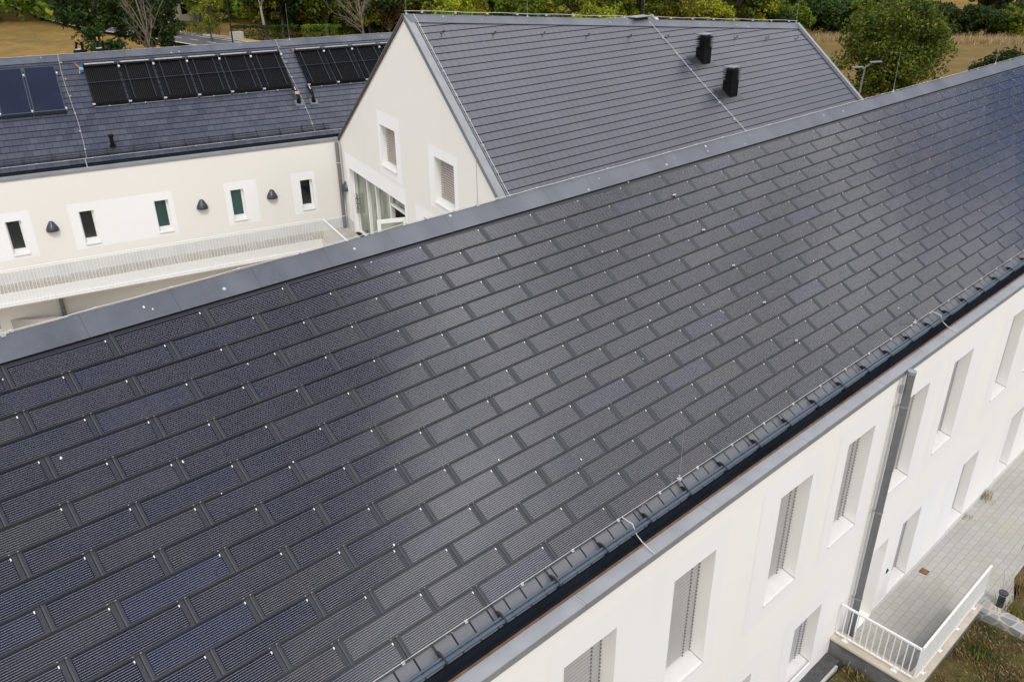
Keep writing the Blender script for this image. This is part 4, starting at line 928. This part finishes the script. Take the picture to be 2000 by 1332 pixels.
# retaining wall with coping
th = Thing('retaining_wall', 'dark concrete retaining wall with a pale coping under the white bar railing', 'wall', (-4.6, 16.0, -17.0))
mb = MB(); mb.box((VW + .004, 15.55, -17.1), (-3.62, 15.85, -15.44), 'concrete_dark'); mb.box((-3.88, 15.85, -17.1), (-3.62, 19.26, -15.44), 'concrete_dark'); th.part('wall_body', mb)
mb = MB(); mb.box((VW + .006, 15.50, -15.438), (-3.58, 15.90, -15.385), 'coping'); mb.box((-3.90, 15.90, -15.438), (-3.58, 19.28, -15.385), 'coping'); th.part('coping', mb)
def bar_railing(label, p, q, zb, h, step, name_n, posts):
    p, q = Vector((*p, 0)), Vector((*q, 0)); L = (q - p).length; d = (q - p) / L; th = Thing('railing', label, 'railing', (p.x, p.y, zb), 'M')
    z = lambda o, zz: (o.x, o.y, zz)
    mb = MB(); mb.beam(z(p, zb + h), z(q, zb + h), .05, .045, 'white_metal'); th.part('top_rail', mb)
    mb = MB(); mb.beam(z(p, zb + .09), z(q, zb + .09), .045, .035, 'white_metal'); th.part('bottom_rail', mb)
    n = round(L / step)
    for i in range(n + 1):
        o = p + d * (i * L / n); c = MB(); c.beam(z(o, zb + .09), z(o, zb + h - .02), (.026 if len(posts) == 2 else .042), .022, 'white_metal', tuple(d)); th.part('baluster', c)
    for t in posts:
        o = p + d * t; c = MB(); c.box((o.x - .07, o.y - .07, zb), (o.x + .07, o.y + .07, zb + .015), 'white_metal'); c.beam(z(o, zb + .01), z(o, zb + .09), .05, .05, 'white_metal', tuple(d))
        for sx_ in (-.045, .045): c.tube([(o.x + sx_, o.y + .045, zb + .012), (o.x + sx_, o.y + .045, zb + .03)], .010, 'steel_black', 6)
        th.part('foot_plate', c)
    return th
bar_railing('white bar railing across the end of the sunken path, beside the downpipe', (VW + .05, 15.68), (-3.76, 15.68), -15.385, .98, .143, 0, (.25, 1.45))
bar_railing('white bar railing seen nearly edge on along the outer side of the path', (-3.74, 15.74), (-3.74, 19.66), -15.385, .98, .12, 0, (.35, 1.3, 2.3, 3.3))
mb = MB()
seg = [Vector((-3.62, 19.50, 0)), Vector((-2.9, 19.48, 0)), Vector((-2.0, 19.42, 0)), Vector((1.0, 19.30, 0)), Vector((6, 19.2, 0))]
for a, b in zip(seg[:-1], seg[1:]): mb.beam((a.x, a.y, -16.25), (b.x + .0, b.y, -16.25), .46, 1.4, 'stone_wall')
single('stone_wall', mb, 'low wall of grey field stones with beige mortar beside the round bollard lamp', 'wall', (-1.5, 19.4, -17.0))
th = Thing('bollard_lamp', 'short dark cylindrical bollard lamp with a flat round cap at the lawn edge', 'lamp', (-3.50, 20.75, -16.3))
mb = MB(); mb.tube([(-3.5, 20.75, -16.32), (-3.5, 20.75, -15.90)], .088, 'lamp_anthracite', 20); th.part('post', mb)
mb = MB(); mb.tube([(-3.5, 20.75, -15.90), (-3.5, 20.75, -15.86)], .098, 'wire', 20); th.part('light_ring', mb)
mb = MB(); mb.tube([(-3.5, 20.75, -15.86), (-3.5, 20.75, -15.82)], .118, 'lamp_anthracite', 24); th.part('cap', mb)
mb = MB(); mb.box((-5.53, 20.51, -16.31), (-5.35, 20.72, -16.290), 'rust'); mb.box((-5.545, 20.495, -16.31), (-5.335, 20.735, -16.294), 'steel_black'); single('drain_cover', mb, 'square rusty drain cover set in the paving by the wall', 'drain cover', (-5.44, 20.62, -16.3))

# grass blades
def blades(name, spots, n, hmin, hmax, mat, seed, label=None, cat=None, kind='stuff', wid=.010):
    rr = np.random.default_rng(seed); mb = MB(); mi = mb.mat(mat); V = []; F = []
    for (x0, x1, y0, y1, zf), m_ in zip(spots, n):
        for _ in range(m_):
            x, y = rr.uniform(x0, x1), rr.uniform(y0, y1)
            if math.sin(x * 3.1 + 1) * math.sin(y * 2.7) + rr.uniform(-.9, .9) < -.35: continue
            h = rr.uniform(hmin, hmax); a = rr.uniform(0, 6.28); l = rr.uniform(.1, .9) * h; dx, dy = math.cos(a), math.sin(a); z = zf(x, y); i = len(V); w = wid
            V += [(x - dy * w, y + dx * w, z), (x + dy * w, y - dx * w, z), (x + dx * l * .4 + dy * w * .7, y + dy * l * .4 - dx * w * .7, z + h * .65), (x + dx * l, y + dy * l, z + h)]
            F.append((i, i + 1, i + 2, i + 3))
    mb.v = V; mb.f = F; mb.mi = [mi] * len(F); mb.uv = [[(0., 0.)] * 4] * len(F); mb.var = [(0., 0.)] * len(F)
    s0 = spots[0]; return single(name, mb, label, cat, ((s0[0] + s0[1]) / 2, (s0[2] + s0[3]) / 2, s0[4](s0[0], s0[2])), kind=kind)
blades('grass', [(-5.1, -1, 13, 15.5, lambda x, y: -15.95), (-3.55, 0.5, 15.6, 19.2, lambda x, y: -15.85 + .12 * min(1, (x + 3.62) / 1.5)), (-3.35, 0.5, 19.75, 26, lambda x, y: -16.40 + .25 * min(1, max(0, (x + 3.6) / 1.5)))], (14000, 30000, 26000), .04, .17, 'grass_blade', 4, 'short patchy lawn grass, brown and green', 'grass', wid=.006)
def plant(name, x, y, z, n, h, label, mat, seed, w=.012, sp=.12):
    rr = random.Random(seed); mb = MB()
    for _ in range(n):
        a = rr.uniform(0, 6.28); l = rr.uniform(.2, 1) * h * .6; hh = h * rr.uniform(.5, 1); bx, by = x + rr.gauss(0, sp), y + rr.gauss(0, sp); p = Vector((bx, by, z)); q = p + Vector((math.cos(a) * l, math.sin(a) * l, hh)); mid_ = p.lerp(q, .5) + Vector((0, 0, hh * .15)); sd2 = Vector((-math.sin(a), math.cos(a), 0)) * w / 2
        mb.face([p - sd2, p + sd2, mid_ + sd2 * .8, mid_ - sd2 * .8], mat); mb.face([mid_ - sd2 * .8, mid_ + sd2 * .8, q], mat)
    single(name, mb, label, 'plant', (x, y, z))
plant('weed_plant', -5.58, 25.35, -16.3, 60, .35, 'tuft of yellowing weeds at the foot of the white wall', 'grass_blade', 1, sp=.13)
plant('weed_plant', -5.60, 24.0, -16.3, 26, .18, 'smaller weed tuft at the foot of the white wall, nearer the drain cover', 'grass_blade', 2, sp=.10)
plant('weed_plant', -3.3, 21.6, -16.35, 45, .95, 'tall dry brown twigs growing behind the bollard lamp', 'twig', 3, .010, .18)
plant('weed_plant', -3.0, 18.1, -15.75, 110, .17, 'bright green leafy weed clump in the lawn below the edge on railing', 'leaf_green', 4, .022, .28)
plant('weed_plant', -2.9, 17.0, -15.75, 70, .15, 'small green weed clump near the corner of the retaining wall', 'leaf_green', 5, .02, .22)
plant('weed_plant', -3.1, 20.6, -16.3, 80, .35, 'mixed green and brown weeds at the lawn edge beside the bollard lamp', 'leaf_olive', 7, .02, .28)
plant('weed_plant', -3.2, 23.6, -16.2, 90, .40, 'brown green weeds at the lawn edge near the right picture border', 'grass_blade', 8, .014, .3)
plant('weed_plant', -4.9, 15.3, -15.93, 55, .35, 'olive straggling weeds hanging by the dark retaining wall', 'grass_blade', 6, .014, .2)

# ================================================================== wide terrain
def hgt(x, y):
    # x = v, y = u ; flat building plot, meadow behind the wing is higher, hills far away
    t = max(0.0, min(1.0, (-x - 46 - .0 * y) / 14)); left = max(0.0, min(1.0, (80 - y) / 45))
    base = -17.0 + 4.0 * t * left
    if y > 60 or x < -46: base += min(1.0, max(0.0, (math.hypot(x, y) - 60) / 20)) * (1.0 if y > 70 else 0.0)
    D = math.hypot(x, y); base += max(0, D - 215) * .16
    return base + .25 * math.sin(x * .05) * math.sin(y * .06) * min(1, max(0, D - 70) / 30)
def smooth_h(x, y):
    D = math.hypot(x, y); t = min(1, max(0, (-x - 46) / 12)); side = min(1, max(0, (y - 55) / 40)); side = side * side * (3 - 2 * side)
    near = -17.0; far = -13.0 * (1 - side) + -16.0 * side; w = min(1, max(0, (max(-x - 46, (y - 50)) / 14))); w = w * w * (3 - 2 * w)
    return near * (1 - w) + far * w + max(0, D - 215) * .14 + .3 * math.sin(x * .06 + 1) * math.sin(y * .05) * w
sheet('ground', -460, 160, -160, 460, 124, 124, smooth_h, 'dry_meadow', org=(0, 0, -17))
sheet('field', -66, 20, 62, 150, 20, 20, lambda x, y: smooth_h(x, y) + .12, 'field_soil')
sheet('court', -60, -16, -20, 18, 10, 10, lambda x, y: -15.2, 'court_gravel')
# road behind the wing
low = [(-240, 47.0), (-205.5, 45.7), (-178.8, 43.5), (-165.1, 42.4), (-151.3, 42.0), (-144.5, 42.1), (-129.1, 42.5), (-117.4, 43.0), (-102.4, 43.4), (-90.9, 44.3), (-80, 46.0)]
def strip(pts, o0, o1, dz, mat, mb):
    for a, b in zip(pts[:-1], pts[1:]):
        mb.face([(a[0], a[1] + o0, smooth_h(*a) + dz), (b[0], b[1] + o0, smooth_h(*b) + dz), (b[0], b[1] + o1, smooth_h(*b) + dz), (a[0], a[1] + o1, smooth_h(*a) + dz)], mat)
fine = []
for a, b in zip(low[:-1], low[1:]):
    for k in range(6): fine.append((a[0] + (b[0] - a[0]) * k / 6, a[1] + (b[1] - a[1]) * k / 6))
mb = MB(); strip(fine, .0, 5.6, .42, 'asphalt', mb); strip(fine, 0.15, .35, .425, 'road_line', mb); strip(fine, 5.2, 5.4, .425, 'road_line', mb)
strip(fine, -.35, .0, .5, 'kerb', mb); strip(fine, 5.6, 7.6, .46, 'tall_grass', mb); strip(fine, 5.6, 5.95, .5, 'kerb', mb)
for i in range(0, len(fine) - 1, 2): strip(fine[i:i + 2], 2.72, 2.86, .425, 'road_line', mb)
single('road', mb, None, None, (-150, 45, -13), kind='structure')

# ------------------------------------------------------------------ trees
def crown_mesh(name, mat, seed, h, r, zc, n, leaf, squash=1.0, shape='round', clusters=46, irr=.16):
    rr = np.random.default_rng(seed); C = []
    for _ in range(clusters):
        v = rr.normal(size=3); v /= np.linalg.norm(v); q = rr.uniform(.35, 1.0) ** .6
        p = v * q * np.array([r, r, (h - zc)]) * .80
        if shape == 'cone': t = rr.uniform(0, 1) ** 1.3; a = rr.uniform(0, 6.28); rad = r * (1 - t) * rr.uniform(.3, 1) + .2; p = np.array([math.cos(a) * rad, math.sin(a) * rad, (t * 2 - 1) * (h - zc) * .95])
        az_ = math.atan2(p[1], p[0]); p = p * (1 + irr * (.55 * math.sin(3 * az_ + seed) + .45 * math.sin(2.3 * az_ + p[2] * 1.1 + seed * 2)))
        C.append((p, rr.uniform(.16, .34) * r))
    per = n // clusters; P = []
    for p, s in C:
        g_ = rr.normal(size=(per, 3)); g_ /= np.maximum(1e-6, np.linalg.norm(g_, axis=1))[:, None]; g_ *= (rr.uniform(0, 1, (per, 1)) ** .45) * s
        g_[:, 2] *= .75 * squash; P.append(p + g_)
    P = np.concatenate(P); m_ = len(P); P[:, 2] += zc
    keep = P[:, 2] > .4; P = P[keep]; m_ = len(P)
    a = rr.normal(size=(m_, 3)); a /= np.linalg.norm(a, axis=1)[:, None]; b = np.cross(a, rr.normal(size=(m_, 3))); b /= np.linalg.norm(b, axis=1)[:, None]
    s = leaf * rr.uniform(.55, 1.25, (m_, 1)); V = np.stack([P - a * s, P + b * s * .55, P + a * s, P - b * s * .55], 1).reshape(-1, 3)
    me = bpy.data.meshes.new(name); me.vertices.add(m_ * 4); me.vertices.foreach_set('co', V.ravel()); me.loops.add(m_ * 4); me.loops.foreach_set('vertex_index', np.arange(m_ * 4, dtype=np.int32))
    me.polygons.add(m_); me.polygons.foreach_set('loop_start', np.arange(0, m_ * 4, 4, dtype=np.int32)); me.polygons.foreach_set('loop_total', np.full(m_, 4, dtype=np.int32)); me.materials.append(MATS[mat]); me.update(calc_edges=True); me.validate(); return me, C
def trunk_mesh(name, mat, seed, h, r, zc, C, r0, wob=.04, bare=False):
    rr = random.Random(seed); mb = MB(); top = h * (.8 if not bare else .95); pts = []; n = 7
    for i in range(n): t = i / (n - 1); pts.append(Vector((math.sin(t * 5 + seed) * h * wob * t, math.cos(t * 4 + seed) * h * wob * t, top * t - .3 * (1 - t))))
    mb.tube(pts, [r0 * (1 - .85 * i / (n - 1)) for i in range(n)], mat, 7)
    def limb(a, b, ra, depth):
        m1 = a.lerp(b, .5) + Vector((rr.uniform(-.1, .1), rr.uniform(-.1, .1), rr.uniform(0, .12))) * (b - a).length; mb.tube([a, m1, b], [ra, ra * .7, ra * .3], mat, 5)
        if depth > 0:
            for _ in range(3 if bare else 2):
                st = a.lerp(b, rr.uniform(.4, .95)); d = (b - a).normalized() + Vector((rr.uniform(-.8, .8), rr.uniform(-.8, .8), rr.uniform(-.2, .7))); limb(st, st + d.normalized() * (b - a).length * rr.uniform(.35, .6), ra * .5, depth - 1)
    for k in range(min(len(C), 14)):
        p = Vector(C[k][0].tolist()) + Vector((0, 0, zc)); t = max(.15, min(.95, (p.z * .55) / top)); j = min(n - 2, int(t * (n - 1))); st = pts[j].lerp(pts[j + 1], t * (n - 1) - j)
        limb(st, p, r0 * .38, 2 if bare else 1)
    return mb
def tree(name, label, cat, loc, mat, bark, seed, h, r, zc, n, leaf, shape='round', group=None, squash=1.0, clusters=46, r0=None, bare=False):
    root = bpy.data.objects.new(name, None); COL.objects.link(root); root.location = loc; tag(root, label, cat, group)
    me, C = crown_mesh('crown', mat, seed, h, r, zc, n, leaf, squash, shape, clusters)
    if not bare or n > 60: o = bpy.data.objects.new('crown', me); COL.objects.link(o); o.parent = root
    tm = trunk_mesh('trunk', bark, seed, h, r, zc, C, r0 or h * .02, bare=bare).mesh('trunk'); o = bpy.data.objects.new('trunk', tm); COL.objects.link(o); o.parent = root
    return root
def gz(x, y): return smooth_h(x, y) + H
def at(x, y): return Vector((x, y, gz(x, y)))
# big tree behind the street lamp
tree('broadleaf_tree', 'big round olive green tree behind the double street lamp', 'tree', at(-34.2, 78.2), 'leaf_oak', 'bark', 21, 10.6, 5.4, 4.9, 32000, .16, clusters=110)
tree('round_shrub', 'dark bushy tree peeking over the solar roof ridge at the right edge', 'tree', at(-27.0, 84.0), 'leaf_dark', 'bark', 22, 6.9, 2.9, 3.4, 5200, .15, clusters=40)
# rows beyond the roofs
protos = {}
def proto(kind):
    if kind in protos: return None
    return kind
KINDS = {
 'dark': ('broadleaf_tree', 'leaf_dark', 'bark', 31, 11, 4.8, 5.6, 8500, .27, 'round'),
 'dark2': ('broadleaf_tree', 'leaf_green', 'bark', 32, 12, 4.6, 6.0, 8500, .27, 'round'),
 'yellow': ('broadleaf_tree', 'leaf_yellow', 'bark_pale', 33, 8.5, 4.2, 4.3, 8500, .22, 'round'),
 'olive': ('broadleaf_tree', 'leaf_olive', 'bark', 34, 11, 4.3, 5.6, 7500, .25, 'round'),
 'low': ('round_shrub', 'leaf_green', 'bark', 35, 5.4, 3.4, 2.6, 5200, .22, 'round'),
 'lowdark': ('round_shrub', 'leaf_dark', 'bark', 37, 5.8, 3.8, 2.7, 5600, .23, 'round'),
 'brown': ('broadleaf_tree', 'leaf_brown', 'bark_pale', 36, 10, 3.4, 5.5, 2500, .20, 'round')}
rt_ = random.Random(77)
def put(kind, x, y, sc, label, group):
    if kind not in protos:
        nm, lm, bk, sd3, h, r, zc, n, lf_, shp = KINDS[kind]; protos[kind] = tree(nm, label, 'tree', at(x, y), lm, bk, sd3, h, r, zc, n, lf_, shp, group); protos[kind].scale = (sc, sc, sc); return
    copy_thing(protos[kind], at(x, y), rt_.uniform(0, 6.28), sc, label, group)
ORD = ['first', 'second', 'third', 'fourth', 'fifth', 'sixth', 'seventh', 'eighth', 'ninth', 'tenth', 'eleventh', 'twelfth', 'thirteenth', 'fourteenth', 'fifteenth', 'sixteenth', 'seventeenth', 'eighteenth', 'nineteenth', 'twentieth', 'twenty first', 'twenty second']
DESC = {'dark': 'dark leafy tree', 'olive': 'olive green tree', 'brown': 'thin brown leaved tree', 'dark2': 'deep green tree', 'low': 'round green shrub', 'yellow': 'bright yellow green tree', 'lowdark': 'dark round shrub'}
def row(a, b, n, kinds, jit, where, group, s0=.85, s1=1.2):
    for i in range(n):
        t = (i + .5) / n; x = a[0] + (b[0] - a[0]) * t + rt_.uniform(-jit, jit); y = a[1] + (b[1] - a[1]) * t + rt_.uniform(-jit, jit); k = kinds[i % len(kinds)]
        put(k, x, y, rt_.uniform(s0, s1), '%s, %s from left, %s' % (DESC[k], ORD[i], where), group)
row((-113, 56), (-93, 77), 11, ['olive', 'dark', 'brown', 'dark2', 'olive'], 1.5, 'front row behind the wing ridge', 'front trees of the wood behind the wing')
row((-113, 60), (-97, 80), 9, ['low', 'dark', 'low'], 1.5, 'undergrowth behind the wing ridge', 'undergrowth of the wood behind the wing', .8, 1.2)
row((-124, 60), (-104, 86), 9, ['dark', 'dark2', 'olive'], 3.0, 'back row behind the wing ridge', 'back trees of the wood behind the wing', 1.0, 1.4)
row((-92, 74), (-68, 99), 11, ['yellow', 'yellow', 'dark2', 'yellow', 'olive'], 1.5, 'front row above the slate ridge', 'front trees above the slate ridge', .8, 1.05)
row((-100, 84), (-76, 114), 11, ['yellow', 'dark2', 'yellow'], 2.5, 'back row above the slate ridge', 'back trees above the slate ridge', 1.0, 1.35)
row((-86, 112), (-72, 130), 7, ['low', 'yellow', 'lowdark'], 2.0, 'patch left of the straw field', 'trees left of the straw field', .8, 1.1)
row((-90, 120), (-44, 160), 20, ['lowdark', 'low', 'lowdark', 'lowdark'], 1.5, 'hedgerow beyond the straw field', 'hedgerow beyond the straw field', .95, 1.3)
row((-100, 128), (-66, 158), 11, ['dark', 'lowdark', 'dark2'], 3.0, 'tall row behind the hedgerow', 'tall trees behind the hedgerow', .8, 1.1)
row((-60, 168), (-40, 182), 7, ['dark', 'lowdark', 'dark'], 2.0, 'far right group behind the hedgerow', 'far right trees behind the hedgerow', .75, 1.0)
# left group near the road
tree('pine_tree', 'large dark green tree overhanging the road at the upper left', 'tree', at(-102, 31.5), 'leaf_dark', 'bark', 41, 13, 5.2, 6.8, 13000, .22, clusters=70)
tree('pine_tree', 'dark green tree right of the larger one, in front of the road', 'tree', at(-97, 35.5), 'leaf_dark', 'bark', 42, 12, 4.2, 6.0, 13000, .20, clusters=70)
tree('broadleaf_tree', 'small dark tree with drooping branches standing in the dry meadow', 'tree', at(-90, 28.3), 'leaf_dark', 'bark', 43, 5.2, 2.3, 2.8, 3200, .17, clusters=26)
tree('bare_tree', 'grey leafless tree with forked branches behind the wing ridge', 'tree', at(-89, 32.0), 'leaf_brown', 'bark_pale', 44, 10, 3.4, 5.6, 50, .12, bare=True, r0=.15, clusters=12)
tree('bare_tree', 'tan leafless tree in front of the dark wood, left of the white gable', 'tree', at(-96.5, 62.3), 'leaf_brown', 'bark_pale', 45, 9, 4.2, 5.0, 400, .12, bare=True, r0=.16, clusters=16)
tree('birch_tree', 'slender birch with a white trunk behind the trimmed hedge', 'tree', at(-108, 54.5), 'leaf_green', 'bark_birch', 46, 13, 2.8, 9.0, 3500, .2, r0=.22)
tree('young_tree', 'light green young tree at the kerb behind the road', 'tree', at(-107, 46.6), 'leaf_olive', 'bark', 47, 9, 2.5, 5.2, 1800, .18, r0=.12)
tree('young_tree', 'thin green tree in front of the pale house', 'tree', at(-122, 51.5), 'leaf_green', 'bark', 48, 10, 3.2, 6.5, 3200, .22, r0=.14)
tree('broadleaf_tree', 'broad dark tree behind the road, left of the pale house', 'tree', at(-132, 49.5), 'leaf_dark', 'bark', 49, 12, 4.6, 7.2, 5000, .26)
# trimmed hedges
def hedge(label, a, b, w, h, mat, seed):
    a, b = Vector((*a, 0)), Vector((*b, 0)); L = (b - a).length; d = (b - a) / L; s_ = Vector((-d.y, d.x, 0)); rr = np.random.default_rng(seed); n = int(L * 420); mb = MB(); mb.mat(mat)
    z0 = smooth_h(a.x, a.y); V = []; F = []
    for _ in range(n):
        t = rr.uniform(0, L); q = rr.uniform(-1, 1); hh = rr.uniform(0, 1)
        if rr.uniform() < .5: q = math.copysign(rr.uniform(.85, 1), q)
        else: hh = rr.uniform(.85, 1.0)
        p = a + d * t + s_ * q * w / 2 + Vector((0, 0, z0 + hh * h)); i = len(V); u1 = Vector(rr.normal(size=3).tolist()).normalized() * .11; u2 = Vector(rr.normal(size=3).tolist()).normalized() * .08
        V += [tuple(p - u1), tuple(p + u2), tuple(p + u1), tuple(p - u2)]; F.append((i, i + 1, i + 2, i + 3))
    mb.v = V; mb.f = F; mb.mi = [0] * len(F); mb.uv = [[(0., 0.)] * 4] * len(F); mb.var = [(0., 0.)] * len(F)
    single('hedge', mb, label, 'hedge', (a.x, a.y, z0))
hedge('low dark green trimmed hedge behind the wing ridge', (-110, 50.8), (-104, 57.0), 1.6, 1.9, 'leaf_dark', 1)
hedge('rounded lighter hedge left of the beige end wall', (-121, 47.8), (-114, 50.2), 2.2, 2.0, 'leaf_green', 2)
hedge('bright green hedge piece right of the dark trimmed hedge', (-103.5, 57.5), (-100, 61.0), 1.8, 2.0, 'leaf_green', 3)
mb = MB(); mb.box((-108.6, 49.7, -13.4), (-107.9, 51.3, -11.6), 'kerb'); mb.beam((-108.3, 50.0, -12.6), (-120, 48.2, -12.7), .3, .8, 'kerb'); single('garden_wall', mb, 'short beige end wall where the kerb meets the dark hedge', 'wall', (-108.2, 50.5, -13.4))
th = Thing('lamp_post', 'slim dark pole in front of the wood behind the wing', 'lamp post', (-101, 46.5, -13.0)); mb = MB(); mb.tube([(-101, 46.5, -13.2), (-101, 46.5, -4.5)], [.10, .06], 'steel_black', 8); th.part('pole', mb); mb = MB(); mb.beam((-101, 46.5, -4.5), (-101.6, 47.4, -4.4), .2, .08, 'steel_black'); th.part('lamp_head', mb)
# pale house at the back
th = Thing('distant_house', 'pale cream house half hidden by trees at the top left', 'house', (-150, 60, -13.0))
c60 = R(25)
def rot(p): x, y, z = p; return (-150 + x * math.cos(c60) - y * math.sin(c60), 60 + x * math.sin(c60) + y * math.cos(c60), -13 + z)
mb = MB(); mb.box((-5, -7, -1), (5, 7, 5.5), 'house_white', rot)
for y in (-7, 7): mb.face([rot((-5, y, 5.5)), rot((5, y, 5.5)), rot((0, y, 9))], 'house_white')
th.part('wall', mb); mb = MB()
for sgn in (-1, 1): mb.face([rot((sgn * 5.5, -7.5, 5.3)), rot((sgn * 5.5, 7.5, 5.3)), rot((0, 7.5, 9.2)), rot((0, -7.5, 9.2))], 'house_roof')
th.part('roof', mb)
for y in (-4.5, -1, 3): mb = MB(); mb.box((5.0, y, 1.0), (5.05, y + 1.3, 2.6), 'glass_dark', rot); th.part('window', mb)
for y in (-4, 2): mb = MB(); mb.box((-4 + y, -7.05, 1.0), (-2.8 + y, -7.0, 2.6), 'glass_dark', rot) if y > 0 else mb.box((1.5, -7.05, 1.0), (2.8, -7.0, 2.6), 'glass_dark', rot); th.part('window', mb)
# far woodland mass
def woodland():
    rr = np.random.default_rng(9); V = []
    hd = np.array([-.7395, .6731]); rg_ = np.array([.6761, .7368]); P = []
    for _ in range(900):
        dep = rr.uniform(138, 235); x = rr.uniform(-1.05, .62); 
        if x > .16 and dep < 158: continue
        if x > .30 and dep < 225 and rr.uniform() < .82: continue
        p = (hd + rg_ * x * .62) * dep; hh = rr.uniform(8, 15) if x < .3 else rr.uniform(4, 8); z0 = smooth_h(p[0], p[1]); rad = rr.uniform(3, 5) if x < .3 else rr.uniform(2, 3.2); m_ = 150
        g_ = rr.normal(size=(m_, 3)); g_ /= np.linalg.norm(g_, axis=1)[:, None]; g_ *= rr.uniform(.55, 1, (m_, 1)); g_ *= np.array([rad, rad, hh * .5]); P.append(g_ + np.array([p[0], p[1], z0 + hh * .52]))
    P = np.concatenate(P); m_ = len(P); a = rr.normal(size=(m_, 3)); a /= np.linalg.norm(a, axis=1)[:, None]; b = np.cross(a, rr.normal(size=(m_, 3))); b /= np.linalg.norm(b, axis=1)[:, None]; s = .62 * rr.uniform(.6, 1.3, (m_, 1))
    V = np.stack([P - a * s, P + b * s * .6, P + a * s, P - b * s * .6], 1).reshape(-1, 3); V[:, 2] += H
    me = bpy.data.meshes.new('woodland'); me.vertices.add(m_ * 4); me.vertices.foreach_set('co', V.ravel()); me.loops.add(m_ * 4); me.loops.foreach_set('vertex_index', np.arange(m_ * 4, dtype=np.int32)); me.polygons.add(m_); me.polygons.foreach_set('loop_start', np.arange(0, m_ * 4, 4, dtype=np.int32)); me.polygons.foreach_set('loop_total', np.full(m_, 4, dtype=np.int32)); me.materials.append(MATS['leaf_green']); me.update(calc_edges=True)
    o = bpy.data.objects.new('woodland', me); COL.objects.link(o); tag(o, 'far green wood on the slope at the top of the picture', 'wood', None, 'stuff')
woodland()
# straw margin of the field, fence
blades('tall_grass', [(-70, -63.5, 120, 134, lambda x, y: smooth_h(x, y) + .1)], (10,), .5, .9, 'grass_straw', 8, 'pale straw grass', 'grass')
def margin():
    rr = np.random.default_rng(12); mb = MB(); mi = mb.mat('grass_straw'); V = []; F = []
    for _ in range(9000):
        t = rr.uniform(0, 1); x = -82 + 40 * t + rr.normal() * 1.8; y = 118.5 + 33 * t + rr.normal() * 1.8; z = smooth_h(x, y); h = rr.uniform(.5, 1.3); a = rr.uniform(0, 6.28); w = .05; i = len(V); dx, dy = math.cos(a), math.sin(a)
        V += [(x - dy * w, y + dx * w, z), (x + dy * w, y - dx * w, z), (x + dx * .3, y + dy * .3, z + h)]; F.append((i, i + 1, i + 2))
    mb.v = V; mb.f = F; mb.mi = [mi] * len(F); mb.uv = [[(0., 0.)] * 3] * len(F); mb.var = [(0., 0.)] * len(F); single('straw_margin', mb, 'pale tall dry grass along the far edge of the field', 'grass', (-62, 135, -16), kind='stuff')
bpy.data.objects.remove(bpy.data.objects['tall_grass'])
margin()
mb = MB(); p = (-53.0, 137.5); z = smooth_h(*p); mb.tube([(p[0], p[1], z), (p[0], p[1], z + 1.9)], .12, 'bark', 6); mb.beam((p[0], p[1], z + 1.5), (p[0] + .1, p[1] + .3, z + 1.9), .3, .3, 'bark'); single('fence_post', mb, 'lone wooden post in the straw grass at the far field edge', 'post', (p[0], p[1], z))
# street lamp
th = Thing('street_lamp', 'grey street lamp with two flat heads in front of the big tree', 'street lamp', (-29.8, 63.3, -16.6))
X, Y = -29.8, 63.3
mb = MB(); mb.tube([(X - .25, Y - .12, -17.0), (X, Y, -9.55)], [.09, .055], 'zinc_pipe', 10); th.part('pole', mb)
rr_ = Vector((.676, .737, 0))
mb = MB(); mb.beam(Vector((X, Y, -9.6)) - rr_ * .15, Vector((X, Y, -9.2)) + rr_ * .45, .06, .07, 'zinc_pipe'); th.part('arm', mb)
for o, zz in ((-.55, -9.5), (.75, -9.12)):
    mb = MB(); mb.beam(Vector((X, Y, zz)) + rr_ * (o - .42), Vector((X, Y, zz + .04)) + rr_ * (o + .42), .34, .07, 'zinc_pipe'); th.part('lamp_head', mb)
